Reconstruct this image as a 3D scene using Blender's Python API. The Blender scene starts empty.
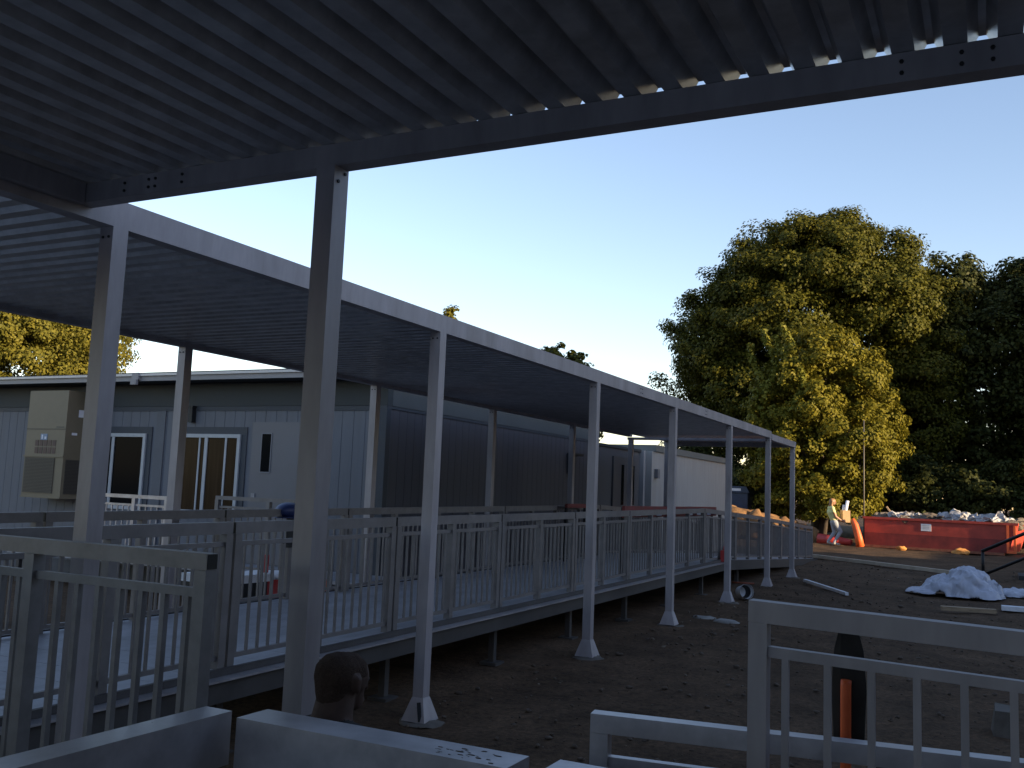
import bpy, bmesh, math, random
import numpy as np
from mathutils import Vector, Matrix, noise

S = bpy.context.scene
COL = S.collection
R = math.radians
rnd = random.Random(7)

# ------------------------------------------------------------------ materials
MATS = {}


def mat(name, col, rough=0.6, metal=0.0, var=0.0, scale=8.0, bump=0.0, bscale=40.0, stretch=(1, 1, 1), col2=None,
        spec=0.5, detail=4.0):
    if name in MATS:
        return MATS[name]
    m = bpy.data.materials.new(name)
    m.use_nodes = True
    nt = m.node_tree
    b = nt.nodes['Principled BSDF']
    b.inputs['Base Color'].default_value = (*col, 1)
    b.inputs['Roughness'].default_value = rough
    b.inputs['Metallic'].default_value = metal
    b.inputs['Specular IOR Level'].default_value = spec
    tc = nt.nodes.new('ShaderNodeTexCoord')
    mp = nt.nodes.new('ShaderNodeMapping')
    mp.inputs['Scale'].default_value = stretch
    nt.links.new(tc.outputs['Object'], mp.inputs['Vector'])
    if var > 0 or col2:
        n = nt.nodes.new('ShaderNodeTexNoise')
        n.inputs['Scale'].default_value = scale
        n.inputs['Detail'].default_value = detail
        n.inputs['Roughness'].default_value = 0.65
        nt.links.new(mp.outputs[0], n.inputs['Vector'])
        cr = nt.nodes.new('ShaderNodeValToRGB')
        a = [max(0, c * (1 - var)) for c in col]
        c2 = col2 if col2 else [min(1, c * (1 + var)) for c in col]
        cr.color_ramp.elements[0].position = 0.32
        cr.color_ramp.elements[1].position = 0.68
        cr.color_ramp.elements[0].color = (*a, 1)
        cr.color_ramp.elements[1].color = (*c2, 1)
        nt.links.new(n.outputs['Fac'], cr.inputs[0])
        nt.links.new(cr.outputs[0], b.inputs['Base Color'])
        mr = nt.nodes.new('ShaderNodeMapRange')
        mr.inputs['To Min'].default_value = max(0.05, rough - 0.12)
        mr.inputs['To Max'].default_value = min(1, rough + 0.12)
        nt.links.new(n.outputs['Fac'], mr.inputs['Value'])
        nt.links.new(mr.outputs[0], b.inputs['Roughness'])
    if bump > 0:
        n2 = nt.nodes.new('ShaderNodeTexNoise')
        n2.inputs['Scale'].default_value = bscale
        n2.inputs['Detail'].default_value = 5
        nt.links.new(mp.outputs[0], n2.inputs['Vector'])
        bp = nt.nodes.new('ShaderNodeBump')
        bp.inputs['Strength'].default_value = bump
        bp.inputs['Distance'].default_value = 0.02
        nt.links.new(n2.outputs['Fac'], bp.inputs['Height'])
        nt.links.new(bp.outputs[0], b.inputs['Normal'])
    MATS[name] = m
    return m


ALU = mat('mill aluminium', (0.37, 0.34, 0.35), 0.5, 0.3, 0.2, 5.0, 0.04, 60, (1, 1, 0.25))
ALU_RAIL = mat('rail aluminium', (0.19, 0.175, 0.17), 0.52, 0.3, 0.16, 6.0, 0.02, 60)
ALU_ROOF = mat('roof pan aluminium', (0.47, 0.46, 0.47), 0.34, 0.55, 0.22, 7.0, 0.05, 18)
ALU_BRIGHT = mat('clear aluminium', (0.46, 0.44, 0.46), 0.34, 0.5, 0.18, 7.0, 0.04, 30)
DECK = mat('deck plank aluminium', (0.33, 0.33, 0.36), 0.5, 0.3, 0.22, 5.0, 0.08, 40, (1, 0.4, 1))
FASCIA_ALU = mat('shaded channel', (0.07, 0.064, 0.062), 0.6, 0.25, 0.2, 4.0)  # shade under the deck edge put into the channel colour
BLACK = mat('black plastic', (0.012, 0.012, 0.014), 0.55, 0, 0.2, 10)
WHITE = mat('white paint', (0.72, 0.72, 0.74), 0.5, 0, 0.1, 6)
WHITE_VINYL = mat('white vinyl frame', (0.42, 0.44, 0.46), 0.4, 0, 0.06, 6)
DARK_TRIM = mat('slate trim paint', (0.045, 0.052, 0.065), 0.6, 0, 0.12, 4)
FRIEZE = mat('dark frieze paint', (0.035, 0.042, 0.047), 0.65, 0, 0.12, 3)
FASCIA = mat('pale fascia metal', (0.28, 0.27, 0.28), 0.5, 0.1, 0.1, 3)
ROOF_DARK = mat('dark roof membrane', (0.03, 0.03, 0.032), 0.8, 0, 0.2, 3)
DOOR = mat('door paint', (0.16, 0.155, 0.165), 0.5, 0, 0.05, 3)
TAN = mat('tan cabinet enamel', (0.185, 0.152, 0.100), 0.5, 0, 0.08, 3)
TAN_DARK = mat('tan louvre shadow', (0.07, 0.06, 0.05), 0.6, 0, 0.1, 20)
GLASS = mat('dark window glass', (0.008, 0.009, 0.010), 0.12, 0, 0, spec=0.02)
BLIND = mat('brown blind behind glass', (0.05, 0.032, 0.018), 0.12, 0, 0.25, 3.0, stretch=(12, 1, 0.4), spec=0.04)
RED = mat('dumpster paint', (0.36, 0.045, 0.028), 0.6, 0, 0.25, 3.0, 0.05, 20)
RED_SHADE = mat('dumpster shaded paint', (0.20, 0.026, 0.02), 0.65, 0, 0.3, 3.0, 0.05, 20)  # shadow across the dumpster's lower side put into its paint
ORANGE = mat('orange plastic', (0.75, 0.13, 0.035), 0.5, 0, 0.12, 5)
RED_PL = mat('red plastic', (0.45, 0.045, 0.04), 0.5, 0, 0.15, 5)
RED_DULL = mat('dull red board', (0.16, 0.022, 0.022), 0.6, 0, 0.3, 4)
BLUE = mat('blue plastic', (0.02, 0.035, 0.12), 0.4, 0, 0.1, 5)
NAVY = mat('navy paint', (0.02, 0.035, 0.075), 0.4, 0, 0.2, 4)
STEEL_DARK = mat('black painted steel', (0.01, 0.01, 0.011), 0.5, 0.3, 0.2, 10)
CONC = mat('pale concrete', (0.26, 0.25, 0.235), 0.9, 0, 0.25, 6, 0.3, 30)
LUMBER = mat('raw lumber', (0.33, 0.24, 0.15), 0.8, 0, 0.3, 3, 0.1, 30, (1, 8, 8))
SHEETING = mat('white plastic sheeting', (0.44, 0.45, 0.52), 0.35, 0, 0.12, 5, 0.15, 14)
CARD = mat('cardboard', (0.40, 0.25, 0.13), 0.8, 0, 0.1, 6)
PAPER = mat('white paper', (0.70, 0.70, 0.74), 0.7, 0, 0.05, 6)
SKIN = mat('skin', (0.33, 0.17, 0.11), 0.5, 0, 0.08, 20)
SKIN_D = mat('tanned skin', (0.090, 0.054, 0.041), 0.8, 0, 0.15, 25, 0.08, 120)
HAIR_BL = mat('blond hair', (0.24, 0.13, 0.055), 0.5, 0, 0.3, 40, stretch=(1, 1, 0.2))
HAIR_BK = mat('cropped dark hair', (0.072, 0.048, 0.037), 0.95, 0, 0.3, 150, 0.5, 300, spec=0.1)
SHIRT_Y = mat('lime shirt', (0.60, 0.60, 0.28), 0.8, 0, 0.08, 10, 0.1, 30)
JEANS = mat('pale jeans', (0.30, 0.32, 0.36), 0.85, 0, 0.15, 12)
SHIRT_K = mat('black shirt', (0.012, 0.012, 0.014), 0.85, 0, 0.2, 10)
TROUSER = mat('dark trousers', (0.03, 0.03, 0.035), 0.85, 0, 0.2, 10)
SHOE = mat('shoe', (0.40, 0.37, 0.34), 0.6, 0, 0.1, 10)
BARK = mat('bark', (0.06, 0.045, 0.035), 0.9, 0, 0.4, 6, 0.5, 20, (1, 1, 0.2))
BRICK = mat('shade building brick', (0.24, 0.21, 0.20), 0.9, 0, 0.25, 30)
GRAYWALL = mat('white siding', (0.46, 0.455, 0.45), 0.6, 0, 0.04, 2)


def siding_mat(name, col, axis, period):
    m = mat(name, col, 0.6, 0, 0.10, 2.5, stretch=(3, 3, 0.4))
    nt = m.node_tree
    b = nt.nodes['Principled BSDF']
    tc = nt.nodes.new('ShaderNodeTexCoord')
    sp = nt.nodes.new('ShaderNodeSeparateXYZ')
    nt.links.new(tc.outputs['Object'], sp.inputs[0])
    a = nt.nodes.new('ShaderNodeMath'); a.operation = 'MULTIPLY'; a.inputs[1].default_value = 1 / period
    nt.links.new(sp.outputs[axis], a.inputs[0])
    f = nt.nodes.new('ShaderNodeMath'); f.operation = 'FRACT'
    nt.links.new(a.outputs[0], f.inputs[0])
    g = nt.nodes.new('ShaderNodeMath'); g.operation = 'GREATER_THAN'; g.inputs[1].default_value = 0.07
    nt.links.new(f.outputs[0], g.inputs[0])
    bp = nt.nodes.new('ShaderNodeBump'); bp.inputs['Strength'].default_value = 1.0; bp.inputs['Distance'].default_value = 0.012
    nt.links.new(g.outputs[0], bp.inputs['Height'])
    nt.links.new(bp.outputs[0], b.inputs['Normal'])
    return m


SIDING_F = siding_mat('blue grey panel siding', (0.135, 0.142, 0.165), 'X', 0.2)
SIDING_SHADE = siding_mat('grey panel siding', (0.075, 0.073, 0.088), 'Y', 0.2)  # same siding as the front, darkened to paint in the side's shade


def leaf_mat(name, col, col2):
    m = bpy.data.materials.new(name)
    m.use_nodes = True
    nt = m.node_tree
    nt.nodes.remove(nt.nodes['Principled BSDF'])
    out = nt.nodes['Material Output']
    geo = nt.nodes.new('ShaderNodeNewGeometry')
    cr = nt.nodes.new('ShaderNodeValToRGB')
    cr.color_ramp.elements[0].color = (*col, 1)
    cr.color_ramp.elements[1].color = (*col2, 1)
    nt.links.new(geo.outputs['Random Per Island'], cr.inputs[0])
    d = nt.nodes.new('ShaderNodeBsdfPrincipled')
    d.inputs['Roughness'].default_value = 0.55
    d.inputs['Specular IOR Level'].default_value = 0.12
    t = nt.nodes.new('ShaderNodeBsdfTranslucent')
    nt.links.new(cr.outputs[0], d.inputs['Base Color'])
    nt.links.new(cr.outputs[0], t.inputs['Color'])
    mx = nt.nodes.new('ShaderNodeMixShader')
    mx.inputs[0].default_value = 0.28
    nt.links.new(d.outputs[0], mx.inputs[1])
    nt.links.new(t.outputs[0], mx.inputs[2])
    nt.links.new(mx.outputs[0], out.inputs['Surface'])
    return m


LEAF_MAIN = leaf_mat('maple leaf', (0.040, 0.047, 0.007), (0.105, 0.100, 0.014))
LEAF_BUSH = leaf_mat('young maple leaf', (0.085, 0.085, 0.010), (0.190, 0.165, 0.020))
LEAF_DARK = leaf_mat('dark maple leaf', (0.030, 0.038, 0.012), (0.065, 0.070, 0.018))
LEAF_GOLD = leaf_mat('sun gold leaf', (0.075, 0.078, 0.014), (0.175, 0.155, 0.026))  # low sun's gold put into the leaf colour
LEAF_VINE = leaf_mat('vine leaf', (0.110, 0.120, 0.020), (0.190, 0.180, 0.030))


# ------------------------------------------------------------------ helpers
def gz(y):
    return 0.0091 * max(-60.0, min(90.0, y))


def link(o, parent=None):
    COL.objects.link(o)
    if parent:
        o.parent = parent
    return o


def tag(o, label=None, cat=None, group=None, kind=None):
    if label: o['label'] = label
    if cat: o['category'] = cat
    if group: o['group'] = group
    if kind: o['kind'] = kind
    return o


def empty(name, loc, label, cat, group=None, rz=0.0):
    o = bpy.data.objects.new(name, None)
    o.location = loc
    o.rotation_euler.z = rz
    o.empty_display_size = 0.2
    link(o)
    return tag(o, label, cat, group)


class MB:
    """collects boxes, bars and tubes into one mesh; coordinates are world unless a local origin is given"""

    def __init__(self):
        self.bm = bmesh.new()

    def box(self, x0, x1, y0, y1, z0, z1, mi=0, sx=0.0):
        """sx: z shear per metre of y"""
        vs = [self.bm.verts.new((x, y, z + sx * y)) for x in (x0, x1) for y in (y0, y1) for z in (z0, z1)]
        for q in ((0, 1, 3, 2), (4, 6, 7, 5), (0, 4, 5, 1), (2, 3, 7, 6), (0, 2, 6, 4), (1, 5, 7, 3)):
            self.bm.faces.new([vs[i] for i in q]).material_index = mi
        return self

    def bar(self, p0, p1, w, h, mi=0, up=(0, 0, 1)):
        p0, p1 = Vector(p0), Vector(p1)
        d = (p1 - p0).normalized()
        s = d.cross(Vector(up))
        if s.length < 1e-4:
            s = d.cross(Vector((0, 1, 0)))
        s.normalize()
        u = s.cross(d).normalized()
        vs = [self.bm.verts.new(p + s * a * w / 2 + u * b * h / 2) for p in (p0, p1) for a, b in ((-1, -1), (1, -1), (1, 1), (-1, 1))]
        for q in ((0, 1, 2, 3), (7, 6, 5, 4), (0, 4, 5, 1), (1, 5, 6, 2), (2, 6, 7, 3), (3, 7, 4, 0)):
            self.bm.faces.new([vs[i] for i in q]).material_index = mi
        return self

    def tube(self, pts, radii, n=10, mi=0, cap=True):
        rings = []
        pts = [Vector(p) for p in pts]
        for i, p in enumerate(pts):
            d = (pts[min(i + 1, len(pts) - 1)] - pts[max(i - 1, 0)]).normalized()
            s = d.cross(Vector((0, 0, 1)))
            if s.length < 1e-3:
                s = Vector((1, 0, 0))
            s.normalize()
            u = s.cross(d)
            r = radii[i] if isinstance(radii, (list, tuple)) else radii
            rings.append([self.bm.verts.new(p + (s * math.cos(t) + u * math.sin(t)) * r) for t in [2 * math.pi * k / n for k in range(n)]])
        for a, b in zip(rings, rings[1:]):
            for k in range(n):
                f = self.bm.faces.new((a[k], a[(k + 1) % n], b[(k + 1) % n], b[k]))
                f.material_index = mi
                f.smooth = True
        if cap:
            self.bm.faces.new(rings[0]).material_index = mi
            self.bm.faces.new(rings[-1]).material_index = mi
        return self

    def prism(self, poly, y0, y1, mi=0):
        """polygon in x,z extruded along y"""
        a = [self.bm.verts.new((x, y0, z)) for x, z in poly]
        b = [self.bm.verts.new((x, y1, z)) for x, z in poly]
        n = len(poly)
        self.bm.faces.new(a).material_index = mi
        self.bm.faces.new(b[::-1]).material_index = mi
        for k in range(n):
            self.bm.faces.new((a[k], b[k], b[(k + 1) % n], a[(k + 1) % n])).material_index = mi
        return self

    def sphere(self, c, r, sc=(1, 1, 1), sub=2, mi=0):
        m = Matrix.Translation(c) @ Matrix.Diagonal((*[r * k for k in sc], 1))
        g = bmesh.ops.create_icosphere(self.bm, subdivisions=sub, radius=1, matrix=m)
        for v in g['verts']:
            for f in v.link_faces:
                f.smooth = True
                f.material_index = mi
        return self

    def bevel(self, w, seg=2):
        es = [e for e in self.bm.edges if len(e.link_faces) == 2 and e.calc_face_angle(0) > 0.6]
        bmesh.ops.bevel(self.bm, geom=es, offset=w, segments=seg, profile=0.6, affect='EDGES', clamp_overlap=True)
        return self

    def rough(self, amp, sc, seed=0.0):
        for v in self.bm.verts:
            v.co += noise.noise_vector(v.co * sc + Vector((seed, seed, seed))) * amp
        return self

    def build(self, name, mats, parent=None, loc=None):
        bmesh.ops.recalc_face_normals(self.bm, faces=self.bm.faces)
        me = bpy.data.meshes.new(name)
        self.bm.to_mesh(me)
        self.bm.free()
        for m in (mats if isinstance(mats, (list, tuple)) else [mats]):
            me.materials.append(m)
        o = bpy.data.objects.new(name, me)
        link(o, parent)
        if loc is not None:
            o.location = loc
        elif parent is not None:
            # meshes are written in world coordinates: keep them there under the parent
            pm = Matrix.Translation(parent_world(parent)) @ Matrix.Rotation(parent_rot(parent), 4, 'Z')
            me.transform(pm.inverted())
        return o


def parent_world(p):
    v = Vector((0, 0, 0))
    while p is not None:
        v = Vector(p.location) + v
        p = p.parent
    return v


def parent_rot(p):
    while p.parent is not None:
        p = p.parent
    return p.rotation_euler.z


def bx(name, m, parent, x0, x1, y0, y1, z0, z1, sx=0.0, bev=0.0):
    b = MB().box(x0, x1, y0, y1, z0, z1, 0, sx)
    if bev:
        b.bevel(bev)
    return b.build(name, m, parent)


_ICO = {}


def ico(sub):
    if sub not in _ICO:
        b = bmesh.new()
        bmesh.ops.create_icosphere(b, subdivisions=sub, radius=1)
        b.verts.ensure_lookup_table()
        _ICO[sub] = (np.array([v.co[:] for v in b.verts]), np.array([[v.index for v in f.verts] for f in b.faces]))
        b.free()
    return _ICO[sub]


# ------------------------------------------------------------------ ground
def build_ground():
    def axis(edges):
        out = []
        for a, b, st in edges:
            out += list(np.arange(a, b, st))
        return np.array(out + [edges[-1][1]])
    xs = axis([(-2500, -400, 700), (-400, -60, 85), (-60, -13, 4), (-13, 5, 0.12), (5, 25, 2), (25, 405, 95), (405, 2500, 700)])
    ys = axis([(-1500, -60, 480), (-60, 1, 5), (1, 22, 0.12), (22, 40, 0.25), (40, 90, 5), (90, 500, 100), (500, 3500, 750)])
    X, Y = np.meshgrid(xs, ys, indexing='ij')
    Z = 0.0091 * np.clip(Y, -60, 90)
    inside = (X > -13) & (X < 5) & (Y > 1) & (Y < 40)
    it = np.argwhere(inside)
    for i, j in it:
        x, y = X[i, j], Y[i, j]
        v = Vector((x, y, 0))
        h = 0.030 * noise.noise(v * 0.7) + 0.022 * noise.noise(v * 2.1 + Vector((9, 3, 1))) + 0.016 * noise.noise(v * 5.5)
        w = min(1.0, (x + 13) / 2, (5 - x) / 2, (y - 1) / 2, (40 - y) / 3)
        Z[i, j] += h * max(0, w)
        if y > 31 and x > -10:                       # trodden berm in front of the dumpster
            Z[i, j] += 0.05 * noise.noise(v * 0.9 + Vector((2, 7, 3)))
    nx, ny = X.shape
    co = np.stack([X, Y, Z], -1).reshape(-1, 3)
    idx = np.arange(nx * ny).reshape(nx, ny)
    f = np.stack([idx[:-1, :-1], idx[1:, :-1], idx[1:, 1:], idx[:-1, 1:]], -1).reshape(-1, 4)
    me = mesh_np('ground', co, f)
    m = bpy.data.materials.new('bare soil')
    m.use_nodes = True
    nt = m.node_tree
    b = nt.nodes['Principled BSDF']
    b.inputs['Roughness'].default_value = 0.95
    b.inputs['Specular IOR Level'].default_value = 0.15
    geo = nt.nodes.new('ShaderNodeNewGeometry')
    n1 = nt.nodes.new('ShaderNodeTexNoise'); n1.inputs['Scale'].default_value = 1.3; n1.inputs['Detail'].default_value = 8; n1.inputs['Roughness'].default_value = 0.75
    n2 = nt.nodes.new('ShaderNodeTexNoise'); n2.inputs['Scale'].default_value = 22; n2.inputs['Detail'].default_value = 6; n2.inputs['Roughness'].default_value = 0.7
    nt.links.new(geo.outputs['Position'], n1.inputs['Vector'])
    nt.links.new(geo.outputs['Position'], n2.inputs['Vector'])
    c1 = nt.nodes.new('ShaderNodeValToRGB')
    c1.color_ramp.elements[0].position = 0.35; c1.color_ramp.elements[0].color = (0.060, 0.040, 0.026, 1)
    c1.color_ramp.elements[1].position = 0.68; c1.color_ramp.elements[1].color = (0.135, 0.090, 0.058, 1)
    nt.links.new(n1.outputs['Fac'], c1.inputs[0])
    c2 = nt.nodes.new('ShaderNodeValToRGB')
    c2.color_ramp.elements[0].position = 0.35; c2.color_ramp.elements[0].color = (0.55, 0.55, 0.55, 1)
    c2.color_ramp.elements[1].position = 0.72; c2.color_ramp.elements[1].color = (1.5, 1.4, 1.3, 1)
    nt.links.new(n2.outputs['Fac'], c2.inputs[0])
    mx = nt.nodes.new('ShaderNodeMix'); mx.data_type = 'RGBA'; mx.blend_type = 'MULTIPLY'; mx.inputs[0].default_value = 1
    nt.links.new(c1.outputs[0], mx.inputs[6]); nt.links.new(c2.outputs[0], mx.inputs[7])
    nt.links.new(mx.outputs[2], b.inputs['Base Color'])
    bp = nt.nodes.new('ShaderNodeBump'); bp.inputs['Strength'].default_value = 0.9; bp.inputs['Distance'].default_value = 0.03
    nt.links.new(n2.outputs['Fac'], bp.inputs['Height'])
    nt.links.new(bp.outputs[0], b.inputs['Normal'])
    me.materials.append(m)
    o = link(bpy.data.objects.new('ground', me))
    o['kind'] = 'structure'
    for p in me.polygons:
        p.use_smooth = True


def mesh_np(name, co, faces, smooth=False):
    me = bpy.data.meshes.new(name)
    nv, nf, k = len(co), len(faces), faces.shape[1]
    me.vertices.add(nv)
    me.vertices.foreach_set('co', co.astype(np.float32).ravel())
    me.loops.add(nf * k)
    me.loops.foreach_set('vertex_index', faces.astype(np.int32).ravel())
    me.polygons.add(nf)
    me.polygons.foreach_set('loop_start', np.arange(0, nf * k, k, dtype=np.int32))
    me.polygons.foreach_set('loop_total', np.full(nf, k, dtype=np.int32))
    me.update(calc_edges=True)
    return me


build_ground()


def build_bounce_slab():
    b = MB().box(-14, 12.9, -21.8, 1.3, -0.2, 0.03)  # unseen pale slab, added to bounce light up under the canopies
    o = b.build('bounce_slab', mat('pale pavement', (0.42, 0.40, 0.38), 0.9, 0, 0.15, 2, 0.2, 30))
    o['kind'] = 'structure'


build_bounce_slab()


# clods and chips scattered over the soil (nobody could count them)
def build_clods():
    g = np.random.default_rng(5)
    n = 2600
    V, Fc = ico(1)
    co, fs, mi = [], [], []
    for i in range(n):
        y = 2.6 + 24 * g.random() ** 1.6
        x = -4.0 + 5.2 * g.random()
        r = 0.006 + 0.020 * g.random() ** 3
        t = g.random() * 6
        q = V * (r * (1 + g.random()), r, r * 0.7) + g.normal(size=V.shape) * r * 0.18
        q = np.stack([q[:, 0] * math.cos(t) - q[:, 1] * math.sin(t), q[:, 0] * math.sin(t) + q[:, 1] * math.cos(t), q[:, 2]], 1)
        co.append(q + (x, y, gz(y) + 0.02 + r * 0.3))
        fs.append(Fc + len(V) * i)
        mi.append(np.full(len(Fc), 0 if g.random() < 0.93 else 1))
    me = mesh_np('soil_clods', np.concatenate(co), np.concatenate(fs))
    me.polygons.foreach_set('material_index', np.concatenate(mi).astype(np.int32))
    me.materials.append(mat('dark clod', (0.085, 0.062, 0.044), 0.95, 0, 0.3, 9))
    me.materials.append(mat('pale chip', (0.16, 0.125, 0.09), 0.9, 0, 0.3, 9))
    o = link(bpy.data.objects.new('soil_clods', me))
    tag(o, 'loose clods and wood chips strewn over the dark bare soil', 'debris', kind='stuff')


build_clods()


# ------------------------------------------------------------------ canopies
def corrugated(parent, axis, a0, a1, b0, b1, z, pitch=0.14, h=0.045, thick=0.0015):
    """ribs run along `axis`; a = range along the ribs, b = range across; z = underside of the low pans"""
    prof = []
    n = int(round((b1 - b0) / pitch))
    for k in range(n):
        s = b0 + k * pitch
        prof += [(s, 0), (s + 0.064, 0), (s + 0.092, h), (s + 0.112, h)]
    prof.append((b0 + n * pitch, 0))
    b = MB()
    rows = []
    for a in (a0, a1):
        for dz in (0, thick):
            rows.append([b.bm.verts.new((a, s, z + t + dz) if axis == 'X' else (s, a, z + t + dz)) for s, t in prof])
    lo0, hi0, lo1, hi1 = rows
    for k in range(len(prof) - 1):
        b.bm.faces.new((lo0[k], lo0[k + 1], lo1[k + 1], lo1[k]))
        b.bm.faces.new((hi0[k], hi1[k], hi1[k + 1], hi0[k + 1]))
        b.bm.faces.new((lo0[k], hi0[k], hi0[k + 1], lo0[k + 1]))
        b.bm.faces.new((lo1[k], lo1[k + 1], hi1[k + 1], hi1[k]))
    return b.build('roof_sheet', ALU_ROOF, parent)


def canopy_post(parent, x, y, ztop, w=0.089, flare=True, bolts='y'):
    h = w / 2
    g = gz(y) + 0.01
    b = MB().box(x - h, x + h, y - h, y + h, g + (0.16 if flare else 0), ztop)
    post = b.bevel(0.004).build('post', ALU, parent)
    if flare:
        f = MB()
        k = 0.10
        lo = [f.bm.verts.new((x + a * k, y + c * k, g)) for a, c in ((-1, -1), (1, -1), (1, 1), (-1, 1))]
        md = [f.bm.verts.new((x + a * (h + .003), y + c * (h + .003), g + 0.165)) for a, c in ((-1, -1), (1, -1), (1, 1), (-1, 1))]
        for q in range(4):
            f.bm.faces.new((lo[q], lo[(q + 1) % 4], md[(q + 1) % 4], md[q]))
        f.bm.faces.new(lo)
        f.bm.faces.new(md)
        f.build('base_flare', ALU, post)
        MB().sphere((x + .02, y - .02, g - 0.015), 0.15, (1.2, 1.1, 0.16), 3).rough(0.03, 9, x + y).build('footing', mat('muddy concrete', (0.11, 0.095, 0.08), 0.95, 0, 0.3, 8), post)
    if bolts:
        for dy in (-0.02, 0.02):
            if bolts == 'x':
                MB().tube([(x + h, y + dy, ztop - 0.04 + dy), (x + h + 0.005, y + dy, ztop - 0.04 + dy)], 0.007, 6).build('bolt', BLACK, post)
            else:
                MB().tube([(x + dy, y - h, ztop - 0.05), (x + dy, y - h - 0.006, ztop - 0.05)], 0.007, 6).build('bolt', BLACK, post)
    return post


wc = empty('walkway_canopy', (-5.2, 9, gz(9)), 'long flat aluminium canopy on slim posts roofing the straight ramp beside the grey building', 'canopy')
ZB, ZT = 2.957, 3.091
bx('beam', ALU, wc, -3.84, -3.751, -5.0, 18.36, ZB, ZT, bev=0.004)
bx('beam', ALU, wc, -6.64, -6.551, -5.0, 18.36, ZB, ZT, bev=0.004)
corrugated(wc, 'X', -6.55, -3.842, -5.0, 18.3, 2.995, h=0.04)
for y in (3.125, 6.17, 9.42, 12.24, 15.28, 18.28):
    canopy_post(wc, -3.795, y, ZB)
for y in (6.32, 9.35, 12.36, 15.37):
    canopy_post(wc, -6.595, y, ZB)
# beam joints: splice bolts
for y in (4.7, 10.8, 13.7):
    for dz in (0.04, 0.09):
        for dy in (-0.03, 0.03):
            MB().tube([(-3.751, y + dy, ZB + dz), (-3.745, y + dy, ZB + dz)], 0.006, 6).build('splice_bolt', STEEL_DARK, wc)
# black marked sticker on the flare of the second post
canopy_sticker = MB().bar((-3.735, 6.075, 0.075), (-3.765, 6.095, 0.205), 0.028, 0.004, up=(0.5, -1, 0)).build('sticker', BLACK, wc)

ec = empty('end_canopy', (-5.2, 19.6, gz(19)), 'small cross canopy closing the far end of the long walkway roof before the trees', 'canopy')
bx('beam', ALU, ec, -3.84, -3.748, 18.37, 20.9, 2.925, 3.045, bev=0.004)
bx('beam', ALU, ec, -6.66, -3.85, 20.8, 20.89, 2.925, 3.02, bev=0.004)
bx('beam', ALU, ec, -6.66, -3.85, 18.37, 18.46, 2.90, 2.95, bev=0.004)
corrugated(ec, 'Y', 18.38, 20.95, -6.66, -3.86, 3.022, h=0.045)
canopy_post(ec, -3.795, 20.75, 2.925)
canopy_post(ec, -6.595, 20.84, 2.925)
canopy_post(ec, -6.595, 18.42, 2.90)

oc = empty('overhead_canopy', (-1, 0.5, 0), 'dark ribbed aluminium canopy overhead in the foreground with open flute ends over its front beam', 'canopy')
bx('beam', ALU, oc, -3.78, 4.6, 2.875, 2.953, 3.008, 3.098, bev=0.004)
bx('beam', ALU, oc, -3.78, 4.6, -4.2, -4.12, 3.008, 3.098)
bx('side_beam', ALU, oc, -3.745, -3.70, -4.1, 2.87, 3.0, 3.097)
corrugated(oc, 'Y', -4.3, 2.965, -3.748, 4.64, 3.1, h=0.052)
canopy_post(oc, -2.317, 2.909, 3.008, bolts='x')
canopy_post(oc, 3.6, 2.909, 3.008)
for xx in (-3.45, -3.3, -3.26, -3.1, 0.02, -0.06, -0.22):
    for zz in (3.035, 3.07):
        MB().tube([(xx, 2.875, zz), (xx, 2.869, zz)], 0.0065, 6).build('bolt', BLACK, oc)


# ------------------------------------------------------------------ raised walkway and its railings
def zdeck(y):
    if y <= 17:
        return 0.535 + 0.009 * y
    return 0.688 + (y - 17) / 10.0 * (0.27 - 0.688)


wk = empty('raised_walkway', (-5.35, 8, gz(8)), 'raised aluminium ramp with pale plank deck running under the long canopy to the far trees', 'walkway')
XA, XB = -6.38, -4.36
b = MB()
y = 0.0
while y < 16.95:                                  # planks across the ramp with narrow seams
    y2 = min(y + 0.292, 17.0)
    b.box(XA, XB, y, y2, 0.495, 0.535, 0, 0.009)
    y += 0.298
b.build('deck_surface', DECK, wk)
b = MB()
k = (0.27 - 0.688) / 10
b.bm.verts.ensure_lookup_table()
b.box(XA, XB, 0, 10.0, 0.648, 0.688, 0, k)
for v in b.bm.verts:
    v.co.y += 17.006
b.build('ramp_surface', DECK, wk)
for xs, s in ((XB, 1), (XA, -1)):
    x0, x1 = sorted((xs + s * 0.003, xs + s * 0.035))
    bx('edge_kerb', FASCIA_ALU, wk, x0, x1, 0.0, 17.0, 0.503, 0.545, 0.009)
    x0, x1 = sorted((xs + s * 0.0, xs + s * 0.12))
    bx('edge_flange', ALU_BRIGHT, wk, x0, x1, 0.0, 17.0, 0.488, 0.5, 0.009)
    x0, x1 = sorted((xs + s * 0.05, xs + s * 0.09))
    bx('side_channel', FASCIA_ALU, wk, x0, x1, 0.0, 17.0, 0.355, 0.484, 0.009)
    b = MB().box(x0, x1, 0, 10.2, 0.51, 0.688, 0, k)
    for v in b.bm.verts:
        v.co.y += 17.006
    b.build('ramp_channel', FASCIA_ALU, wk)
for y in (0.96, 2.84, 4.72, 6.6, 8.48, 10.36, 12.24, 14.12, 16.0, 18.5, 21.0, 23.5):
    for x in (-4.42, -6.32):
        zt = zdeck(y) - 0.19
        if y < 22 or x > -5:
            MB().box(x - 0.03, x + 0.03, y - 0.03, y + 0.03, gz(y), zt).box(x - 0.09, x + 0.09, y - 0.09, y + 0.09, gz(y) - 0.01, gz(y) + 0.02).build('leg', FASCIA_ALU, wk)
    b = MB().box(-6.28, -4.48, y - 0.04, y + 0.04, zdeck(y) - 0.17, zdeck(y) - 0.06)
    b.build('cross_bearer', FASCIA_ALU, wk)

N_BAL = {}


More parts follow.
